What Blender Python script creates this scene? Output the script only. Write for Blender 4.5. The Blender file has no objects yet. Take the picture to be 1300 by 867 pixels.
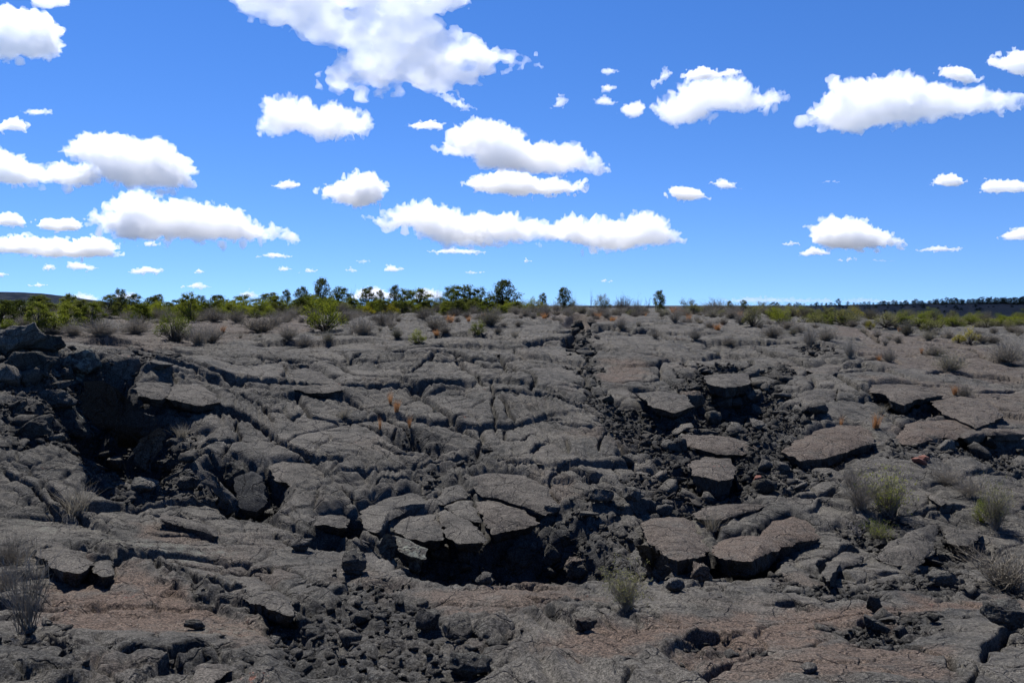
import bpy, bmesh, math, random
import numpy as np
from mathutils import Vector, Matrix
rng = np.random.default_rng(7)
random.seed(7)
R = math.radians
scene = bpy.context.scene
COL = scene.collection
CAMZ = 5.0
FPX = 975.0
PITCH = math.atan(45.5 / FPX)

# ------------------------------------------------------------------ camera
cam_d = bpy.data.cameras.new('camera')
cam_d.sensor_width = 36.0
cam_d.lens = FPX / 1300 * 36
cam_d.clip_start = 0.05
cam_d.clip_end = 60000
cam = bpy.data.objects.new('camera', cam_d)
cam.location = (0, 0, CAMZ)
cam.rotation_euler = (R(90) - PITCH, 0, 0)
COL.objects.link(cam)
scene.camera = cam

def ray(px, py):
    """direction with forward (world Y) component 1 for a photo point"""
    x = (px - 650) / FPX
    v = -(py - 433.5) / FPX
    c, s = math.cos(PITCH), math.sin(PITCH)
    Y = c + s * v
    Z = -s + c * v
    return x / Y, Z / Y

def tag(o, label=None, cat=None, group=None, kind=None):
    if label: o['label'] = label
    if cat: o['category'] = cat
    if group: o['group'] = group
    if kind: o['kind'] = kind
    return o

def mesh_obj(name, verts, faces, mats=(), parent=None, smooth=False, link=True):
    me = bpy.data.meshes.new(name)
    v = np.asarray(verts, dtype=np.float32)
    me.vertices.add(len(v)); me.vertices.foreach_set('co', v.ravel())
    if isinstance(faces, np.ndarray):
        n, k = faces.shape
        me.loops.add(n * k); me.loops.foreach_set('vertex_index', faces.astype(np.int32).ravel())
        me.polygons.add(n)
        me.polygons.foreach_set('loop_start', np.arange(0, n * k, k, dtype=np.int32))
        me.polygons.foreach_set('loop_total', np.full(n, k, dtype=np.int32))
    else:
        tot = [len(f) for f in faces]
        me.loops.add(sum(tot)); me.loops.foreach_set('vertex_index', np.array([i for f in faces for i in f], dtype=np.int32))
        me.polygons.add(len(faces))
        me.polygons.foreach_set('loop_start', np.concatenate([[0], np.cumsum(tot)[:-1]]).astype(np.int32))
        me.polygons.foreach_set('loop_total', np.array(tot, dtype=np.int32))
    me.update(calc_edges=True)
    if smooth:
        me.polygons.foreach_set('use_smooth', np.ones(len(me.polygons), dtype=bool))
    for m in mats: me.materials.append(m)
    o = bpy.data.objects.new(name, me)
    if link: COL.objects.link(o)
    if parent: o.parent = parent
    return o

# ------------------------------------------------------------------ numpy noise
def _hash(ix, iy, iz=0, seed=0):
    h = (ix.astype(np.int64) * 374761393 + iy.astype(np.int64) * 668265263 + np.asarray(iz, dtype=np.int64) * 2147483647 + seed * 974634777) & 0xffffffff
    h = ((h ^ (h >> 13)) * 1274126177) & 0xffffffff
    h = ((h ^ (h >> 16)) * 2246822519) & 0xffffffff
    return (h ^ (h >> 15)) & 0xffffffff

def noise2(x, y, seed=0):
    """gradient noise about -1..1"""
    ix = np.floor(x); iy = np.floor(y)
    fx = x - ix; fy = y - iy
    u = fx * fx * fx * (fx * (fx * 6 - 15) + 10); v = fy * fy * fy * (fy * (fy * 6 - 15) + 10)
    def g(a, b):
        h = _hash(ix + a, iy + b, 0, seed).astype(np.float64) * (2 * math.pi / 4294967296)
        return np.cos(h) * (fx - a) + np.sin(h) * (fy - b)
    n00, n10, n01, n11 = g(0, 0), g(1, 0), g(0, 1), g(1, 1)
    return 1.5 * ((n00 * (1 - u) + n10 * u) * (1 - v) + (n01 * (1 - u) + n11 * u) * v)

def fbm2(x, y, octv=4, seed=0, gain=.5, ridge=False):
    a, s, t = 1.0, 0.0, 0.0
    for k in range(octv):
        n = noise2(x * 2 ** k + 17.3 * k, y * 2 ** k - 9.1 * k, seed + k)
        if ridge: n = 1 - 2 * np.abs(n)
        s = s + a * n; t += a; a *= gain
    return s / t

def noise3(x, y, z, seed=0):
    ix, iy, iz = np.floor(x), np.floor(y), np.floor(z)
    fx, fy, fz = x - ix, y - iy, z - iz
    s = lambda f: f * f * (3 - 2 * f)
    u, v, w = s(fx), s(fy), s(fz)
    r = 0
    for a in (0, 1):
        for b in (0, 1):
            for c in (0, 1):
                h = _hash(ix + a, iy + b, iz + c, seed).astype(np.float64) / 4294967296 * 2 - 1
                r = r + h * (u if a else 1 - u) * (v if b else 1 - v) * (w if c else 1 - w)
    return r

def fbm3(p, f, octv=4, seed=0, gain=.5, bill=False):
    a, s, t = 1.0, 0.0, 0.0
    for k in range(octv):
        n = noise3(p[:, 0] * f * 2 ** k + 3.1 * k, p[:, 1] * f * 2 ** k + 1.7 * k, p[:, 2] * f * 2 ** k, seed + k)
        if bill: n = 1 - 2.4 * np.abs(n)
        s = s + a * n; t += a; a *= gain
    return s / t

def in_poly(px, py, poly):
    inside = np.zeros(px.shape, bool)
    n = len(poly)
    for i in range(n):
        x1, y1 = poly[i]; x2, y2 = poly[(i + 1) % n]
        if y1 == y2: continue
        c = ((y1 > py) != (y2 > py)) & (px < (x2 - x1) * (py - y1) / (y2 - y1) + x1)
        inside ^= c
    return inside

def seg_dist(px, py, a, b):
    ax, ay = a; bx, by = b
    dx, dy = bx - ax, by - ay
    L = dx * dx + dy * dy + 1e-12
    t = np.clip(((px - ax) * dx + (py - ay) * dy) / L, 0, 1)
    ex, ey = px - ax - t * dx, py - ay - t * dy
    return np.sqrt(ex * ex + ey * ey), (dx * (py - ay) - dy * (px - ax)), t

# ------------------------------------------------------------------ node helpers
def new_mat(name):
    m = bpy.data.materials.new(name); m.use_nodes = True
    nt = m.node_tree; nt.nodes.clear()
    return m, nt
def N(nt, t, **kw):
    n = nt.nodes.new(t)
    for k, v in kw.items():
        if k.startswith('_'): n.inputs[k[1:].replace('_', ' ')].default_value = v
        else: setattr(n, k, v)
    return n

# ------------------------------------------------------------------ light
SUN_EL, SUN_AZ = 60.0, -28.0      # azimuth from +Y towards +X
w = bpy.data.worlds.new('World'); scene.world = w; w.use_nodes = True
nt = w.node_tree; nt.nodes.clear()
sky = N(nt, 'ShaderNodeTexSky', sky_type='NISHITA')
sky.sun_disc = False
sky.sun_elevation = R(SUN_EL); sky.sun_rotation = R(SUN_AZ)
sky.altitude = 2300; sky.air_density = 1.0; sky.dust_density = 0.0; sky.ozone_density = 3.0
tc = N(nt, 'ShaderNodeTexCoord'); sp = N(nt, 'ShaderNodeSeparateXYZ'); cb = N(nt, 'ShaderNodeCombineXYZ')
ma = N(nt, 'ShaderNodeMath', operation='MULTIPLY_ADD'); ma.inputs[1].default_value = 0.95; ma.inputs[2].default_value = 0.10
mx0 = N(nt, 'ShaderNodeMath', operation='MAXIMUM'); mx0.inputs[1].default_value = 0.0
nt.links.new(tc.outputs['Generated'], sp.inputs[0]); nt.links.new(sp.outputs[0], cb.inputs[0]); nt.links.new(sp.outputs[1], cb.inputs[1])
nt.links.new(sp.outputs[2], mx0.inputs[0]); nt.links.new(mx0.outputs[0], ma.inputs[0]); nt.links.new(ma.outputs[0], cb.inputs[2])
vn = N(nt, 'ShaderNodeVectorMath', operation='NORMALIZE')
nt.links.new(cb.outputs[0], vn.inputs[0]); nt.links.new(vn.outputs[0], sky.inputs['Vector'])
hs = N(nt, 'ShaderNodeHueSaturation', _Saturation=1.27, _Hue=0.511)
bg = N(nt, 'ShaderNodeBackground', _Strength=0.100)
wo = N(nt, 'ShaderNodeOutputWorld')
nt.links.new(sky.outputs[0], hs.inputs['Color']); nt.links.new(hs.outputs[0], bg.inputs[0]); nt.links.new(bg.outputs[0], wo.inputs[0])
sd = bpy.data.lights.new('sun', 'SUN'); sd.energy = 5.0; sd.angle = R(0.53); sd.color = (1.0, .965, .91)
so = bpy.data.objects.new('sun', sd); COL.objects.link(so)
d = Vector((math.sin(R(SUN_AZ)) * math.cos(R(SUN_EL)), math.cos(R(SUN_AZ)) * math.cos(R(SUN_EL)), math.sin(R(SUN_EL))))
so.rotation_euler = d.to_track_quat('Z', 'Y').to_euler()
vs = scene.view_settings; vs.view_transform = 'Standard'; vs.look = 'None'; vs.gamma = 1; vs.exposure = 0.74; vs.use_curve_mapping = False
scene.render.film_transparent = False
cy = scene.cycles
cy.use_denoising = True
try: cy.denoiser = 'OPENIMAGEDENOISE'
except Exception: pass
cy.max_bounces = 20; cy.diffuse_bounces = 2; cy.glossy_bounces = 2; cy.transmission_bounces = 2; cy.transparent_max_bounces = 24
cy.volume_bounces = 20
cy.caustics_reflective = False; cy.caustics_refractive = False
cy.sample_clamp_indirect = 6
# region, back lift, front lift, thickness, brown, outline, label
SLABS = [
 (3,.16,.34,.40,.8,[(390,692),(440,650),(520,612),(600,590),(690,590),(730,620),(742,655),(690,665),(640,690),(560,712),(460,725)],'domed reddish brown slab with a black shadow under its front lip, right of centre'),
 (3,.10,.16,.30,.5,[(20,630),(120,625),(240,645),(320,670),(240,700),(150,700),(30,668)],'flat brown grey slab lying directly above the thick flat topped block'),
 (3,.12,.50,.75,.4,[(38,735),(100,708),(200,715),(215,755),(205,790),(150,800),(60,775)],'thick flat topped block standing in the rubble right of the pit'),
 (3,.08,.30,.38,.4,[(720,442),(800,436),(900,440),(1000,478),(900,495),(850,517),(800,500),(780,478),(725,467)],'long pale slab with a stepped broken front edge at mid right'),
 (3,.06,.30,.38,.5,[(950,502),(1060,485),(1160,490),(1230,558),(1120,600),(1040,565),(995,548)],'wide slab with a notched left edge, right neighbour of the stepped one'),
 (3,.06,.26,.35,.8,[(818,640),(850,592),(900,572),(1060,568),(1122,600),(1050,640),(1000,632),(900,664),(850,660)],'reddish pentagon shaped slab below the notched wide slab'),
 (3,.10,.34,.5,.1,[(100,408),(180,400),(262,398),(278,436),(180,452),(112,434)],'dark ledge block overhanging the top of the rubble hollow'),
 (3,-.1,.10,.4,.0,[(270,400),(350,398),(378,430),(340,440),(280,436)],'dark blue grey block wedged right of the ledge block'),
 (2,.04,.16,.3,.1,[(1110,470),(1200,462),(1300,475),(1330,520),(1260,540),(1180,520)],'cracked plate leaning over the rubble at the foot of the gully'),
 (5,.12,.22,.34,.0,[(203,302),(225,270),(262,240),(345,228),(362,232),(385,270),(402,318),(370,330),(320,332),(250,318)],'left one of the cracked roof plates overhanging the central pit'),
 (5,.12,.24,.34,.05,[(368,230),(400,212),(450,240),(500,266),(560,328),(540,345),(490,340),(450,336),(408,318),(388,268)],'middle roof plate with a shadowed edge over the central pit'),
 (5,.10,.16,.26,.0,[(362,186),(400,135),(450,120),(478,150),(480,168),(440,178),(395,198),(372,196)],'small rounded plate above the arched black crack'),
 (5,.10,.20,.3,.0,[(392,203),(440,181),(500,176),(520,215),(535,258),(500,260),(440,236)],'triangular plate between the arched crack and the pit roof'),
 (5,.12,.24,.32,.3,[(513,182),(560,175),(620,190),(680,212),(722,240),(760,268),(700,284),(640,292),(575,306),(548,262),(524,208)],'broad tan grey plate right of the pit roof plates'),
 (5,.14,.20,.30,.2,[(470,90),(560,78),(700,88),(780,130),(835,218),(770,236),(735,228),(690,200),(600,172),(530,158),(500,120)],'large cracked crown plate of the central hump'),
 (5,.10,.28,.36,.0,[(72,240),(110,200),(180,170),(290,155),(340,190),(300,205),(240,228),(185,260),(155,296),(120,300),(90,270)],'grey plate left of the arched black crack'),
 (0,.10,.42,.50,.6,[(812,665),(828,657),(850,655),(872,657),(882,668),(901,699),(882,710),(860,711),(845,706),(822,690)],'brown slab with a rough dark front just right of the central pit'),
 (6,.06,.42,.50,.9,[(130,352),(180,322),(240,318),(300,330),(360,262),(440,240),(490,262),(535,318),(500,330),(400,352),(340,380),(280,405),(200,402),(140,388)],'large rust brown slab with a deep black gap beneath it, lower right'),
 (6,.10,.20,.3,.4,[(60,232),(90,208),(180,192),(262,190),(330,205),(300,220),(240,232),(150,252),(80,250)],'low brown grey slab with dry tufts on its left corner'),
 (5,.55,-.05,.22,.0,[(1110,345),(1160,352),(1210,390),(1248,440),(1240,462),(1182,490),(1150,450)],'dark plate leaning against the brown slab beside the pit'),
 (4,.45,-.02,.18,.0,[(738,64),(780,72),(850,128),(912,214),(895,222),(850,185),(800,150),(760,118)],'long narrow plate leaning at the left hollow like a fallen plank'),
 (1,.8,.0,.25,.0,[(495,690),(520,650),(560,625),(605,598),(625,625),(612,672),(562,732),(520,742)],'dark upright plate standing below the black cave mouth'),
 (5,.30,-.02,.2,.0,[(48,332),(88,330),(130,370),(172,412),(165,432),(100,392)],'narrow slab sliding into the pit from the upper left'),
 (5,.22,.0,.2,.0,[(72,402),(100,394),(182,452),(172,488),(112,470)],'flat dark plate below the narrow sliding slab'),
 (5,.40,.02,.35,.0,[(150,380),(155,340),(172,305),(190,303),(205,330),(216,355),(214,392),(182,402)],'pale lichen covered upright stone at the left end of the pit'),
 (5,.28,.08,.4,.0,[(208,312),(260,330),(332,366),(325,402),(270,396),(222,380)],'pale green grey tilted block right of the lichen covered stone'),
 (4,.06,.24,.36,.2,[(715,808),(760,798),(860,798),(872,828),(800,862),(730,864)],'square dark block at the bottom edge left of the rubble'),
 (4,.16,.28,.36,.1,[(110,330),(190,338),(280,368),(345,380),(352,420),(300,444),(230,436),(160,408)],'swollen lava toe above the rust brown crust, left one of two'),
 (4,.14,.26,.34,.1,[(352,385),(400,398),(430,425),(428,450),(390,458),(350,445)],'short round lava toe touching the swollen one'),
 (4,.06,.26,.34,.1,[(840,458),(900,458),(1000,490),(1100,570),(1106,604),(1030,600),(950,572),(860,520)],'long smooth lava tongue ending above the lower left rubble'),
 (6,.08,.24,.34,.1,[(540,452),(560,420),(600,388),(650,378),(700,395),(690,418),(640,430),(600,446),(565,492)],'curled lava lobe in the middle of the lower right'),
 (6,.30,.06,.26,.1,[(735,400),(790,345),(860,300),(960,268),(985,285),(960,330),(975,372),(900,425),(820,425),(760,410)],'wide cracked plate tilted toward the lower right bushes'),
 (6,.12,.22,.24,.1,[(930,150),(960,158),(1006,190),(988,202),(940,172)],'small grey plank of crust between the two clumps of bushes'),
 (6,.06,.24,.34,.1,[(1000,290),(1130,285),(1135,320),(1090,345),(1010,335)],'dark blocky ledge right of the wide cracked plate'),
 (2,.06,.16,.22,.1,[(720,712),(760,670),(800,655),(850,690),(860,728),(800,745),(740,740)],'five sided plate in the middle of the slope above the hump'),
 (1,.12,.22,.26,.1,[(1080,385),(1150,375),(1220,400),(1280,440),(1290,458),(1210,470),(1100,462),(1070,430)],'brown grey plate above the long dark scarp at left of centre'),
 (1,.10,.24,.30,.1,[(508,432),(600,430),(645,436),(640,470),(610,492),(515,480)],'short plate over a black slot left of the scarp'),
 (1,.10,.24,.30,.1,[(652,436),(740,434),(800,470),(830,506),(760,518),(690,506),(620,488)],'longer plate joined to the short one under the scarp'),
 (1,.06,.20,.30,.1,[(1010,740),(1060,725),(1160,735),(1225,775),(1205,822),(1170,836),(1100,826),(1040,800)],'grey plate with a dark front above the left hollow'),
 (3,.06,.18,.26,.5,[(1005,618),(1080,606),(1160,600),(1300,610),(1310,625),(1160,625),(1080,640)],'thin brown shelf at the right edge above the dark rubble'),
 (4,.12,.22,.26,.1,[(1175,232),(1240,230),(1300,238),(1310,280),(1240,286),(1180,272)],'flat lid of crust left of the arched crack, above a black hole'),
 (4,.10,.22,.3,.1,[(600,228),(660,240),(740,262),(830,300),(815,312),(740,290),(660,270),(605,248)],'thin curb of crust above the tan hollow at left'),
 (3,.06,.2,.26,.2,[(480,385),(560,360),(620,368),(590,400),(565,415)],'small wedge plate left of the long pale slab'),
 (3,.06,.2,.24,.1,[(455,470),(520,452),(600,460),(590,500),(600,530),(500,532),(440,510)],'pale cracked plate above the reddish domed slab'),
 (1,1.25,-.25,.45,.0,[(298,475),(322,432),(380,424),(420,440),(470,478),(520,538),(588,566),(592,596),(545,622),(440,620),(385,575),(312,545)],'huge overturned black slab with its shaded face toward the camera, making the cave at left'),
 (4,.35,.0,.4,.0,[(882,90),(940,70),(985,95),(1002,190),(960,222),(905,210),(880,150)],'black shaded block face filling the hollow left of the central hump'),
]
# ------------------------------------------------------------------ the lie of the land
COLS = {   # photo column -> (distance, photo row) pairs along it
 -200: [(1,2000),(3,1100),(5,840),(7,760),(9,690),(11,600),(13,530),(15,470),(18,430),(26,424),(34,416),(45,408),(60,400),(100,393),(250,390),(600,389)],
 0:    [(1,2000),(3,1100),(5,850),(7,770),(9,702),(11,625),(13,552),(15,485),(17.5,434),(26,425),(34,417),(45,409),(60,401),(100,394),(250,390.5),(600,389)],
 160:  [(1,2000),(3,1100),(5,860),(7,777),(9,715),(11,652),(13,592),(16,515),(19,468),(22,448),(28,431),(34,423),(45,410),(60,401),(100,394),(250,390.5),(600,389)],
 325:  [(1,2000),(3,1100),(5,867),(7,787),(9,727),(11,676),(13,632),(16,572),(20,510),(26,460),(34,429),(45,410),(60,400),(100,393),(250,390.5),(600,389)],
 490:  [(1,2000),(3,1100),(5,867),(7,787),(9,739),(11,704),(13,655),(16,592),(20,522),(26,466),(34,429),(45,409),(60,399),(100,392.5),(250,390),(600,389)],
 650:  [(1,2000),(3,1100),(5,867),(7,788),(9,742),(11,712),(13,660),(16,597),(20,526),(26,470),(34,430),(45,409),(60,398),(100,392),(250,390),(600,389)],
 810:  [(1,2000),(3,1100),(5,867),(7,792),(9,747),(11,708),(13,662),(16,604),(20,536),(26,477),(34,434),(45,411),(60,400),(100,393),(250,390.5),(600,389)],
 975:  [(1,2000),(3,1100),(5,867),(7,796),(9,752),(11,709),(13,667),(16,611),(20,548),(26,488),(34,444),(45,418),(60,405),(100,396),(250,391),(600,389)],
 1140: [(1,2000),(3,1100),(5,867),(7,798),(9,755),(11,713),(13,672),(16,618),(20,555),(26,497),(34,453),(45,427),(60,414),(100,405),(160,401.5),(210,398),(250,390),(300,386.5),(600,386)],
 1300: [(1,2000),(3,1100),(5,867),(7,800),(9,757),(11,716),(13,676),(16,624),(20,563),(26,506),(34,462),(45,436),(60,421),(100,410),(160,404),(210,399),(250,388.5),(300,384.5),(600,384.5)],
 1500: [(1,2000),(3,1100),(5,867),(7,800),(9,758),(11,718),(13,680),(16,628),(20,568),(26,510),(34,466),(45,440),(60,424),(100,412),(160,405),(210,400),(250,388),(300,384),(600,384)],
}
_remap = lambda y: float(np.interp(y, [1, 11, 13, 16, 20, 26, 34, 45, 60, 100, 600], [1, 11, 12.3, 14, 16.6, 20.3, 26, 35, 52, 100, 600]))
COLS = {c: [(_remap(a), b) for a, b in v] for c, v in COLS.items()}
_cx = np.array(sorted(COLS)); LG0, LG1, NG, NU = math.log(1.0), math.log(600.0), 420, 240
_lg = np.linspace(LG0, LG1, NG)
_tab = np.array([np.interp(_lg, [math.log(a) for a, b in COLS[c]], [b for a, b in COLS[c]]) for c in _cx])
_pu = np.linspace(-200, 1500, NU)
PYT = np.array([np.interp(_pu, _cx, _tab[:, j]) for j in range(NG)]).T      # [NU, NG]
def _blur(a, n, ax):
    for _ in range(3):
        p = np.pad(a, [(n, n) if i == ax else (0, 0) for i in range(2)], mode='edge')
        c = np.cumsum(p, axis=ax)
        c = np.concatenate([np.zeros_like(np.take(c, [0], ax)), c], axis=ax)
        k = 2 * n + 1
        a = (np.take(c, range(k, c.shape[ax]), ax) - np.take(c, range(0, c.shape[ax] - k), ax)) / k
    return a
PYT = _blur(_blur(PYT, 5, 0), 3, 1)
_C, _S = math.cos(PITCH), math.sin(PITCH)
def row_to_slope(py):
    v = -(py - 433.5) / FPX
    return (-_S + _C * v) / (_C + _S * v)
def base_z(x, Y):
    x = np.asarray(x, float); Y = np.asarray(Y, float)
    Yc = np.clip(Y, 1.0, 600.0)
    pu = np.clip((x / np.maximum(Y, 2.2)) * FPX + 650, -200, 1500)
    fi = (pu + 200) / 1700 * (NU - 1); fj = (np.log(Yc) - LG0) / (LG1 - LG0) * (NG - 1)
    i = np.clip(fi.astype(int), 0, NU - 2); j = np.clip(fj.astype(int), 0, NG - 2)
    a, b = fi - i, fj - j
    py = (PYT[i, j] * (1 - a) + PYT[i + 1, j] * a) * (1 - b) + (PYT[i, j + 1] * (1 - a) + PYT[i + 1, j + 1] * a) * b
    z = CAMZ + Yc * row_to_slope(py)
    near = CAMZ - 2.3
    t = np.clip((3.6 - Y) / 1.2, 0, 1)
    return z * (1 - t) + near * t
def hit(px, py, lift=0.0):
    """where the sight line through a photo point meets the land raised by lift"""
    sx, sz = ray(px, py)
    Ys = np.exp(np.linspace(math.log(2.6), math.log(500), 900))
    dz = CAMZ + sz * Ys - (base_z(sx * Ys, Ys) + lift)
    k = np.argmax(dz < 0)
    if dz[k] >= 0: k = len(Ys) - 1
    if k == 0: k = 1
    t = dz[k - 1] / (dz[k - 1] - dz[k] + 1e-9); t = min(max(t, 0), 1)
    Y = Ys[k - 1] + t * (Ys[k] - Ys[k - 1])
    return np.array([sx * Y, Y, CAMZ + sz * Y])
REG = {1: (0, 340), 2: (430, 340), 3: (860, 340), 4: (0, 574), 5: (430, 574), 6: (860, 574), 0: None}
K = 440 / 1300
def to_px(rg, pts):
    if rg == 0: return [(float(a), float(b)) for a, b in pts]
    ox, oy = REG[rg]
    return [(ox + a * K, oy + b * K) for a, b in pts]
def pxs(rg, wpx, at):           # width in enlarged-photo pixels -> metres at a ground point
    k = 1.0 if rg == 0 else K
    return wpx * k * at[1] / FPX

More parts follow.
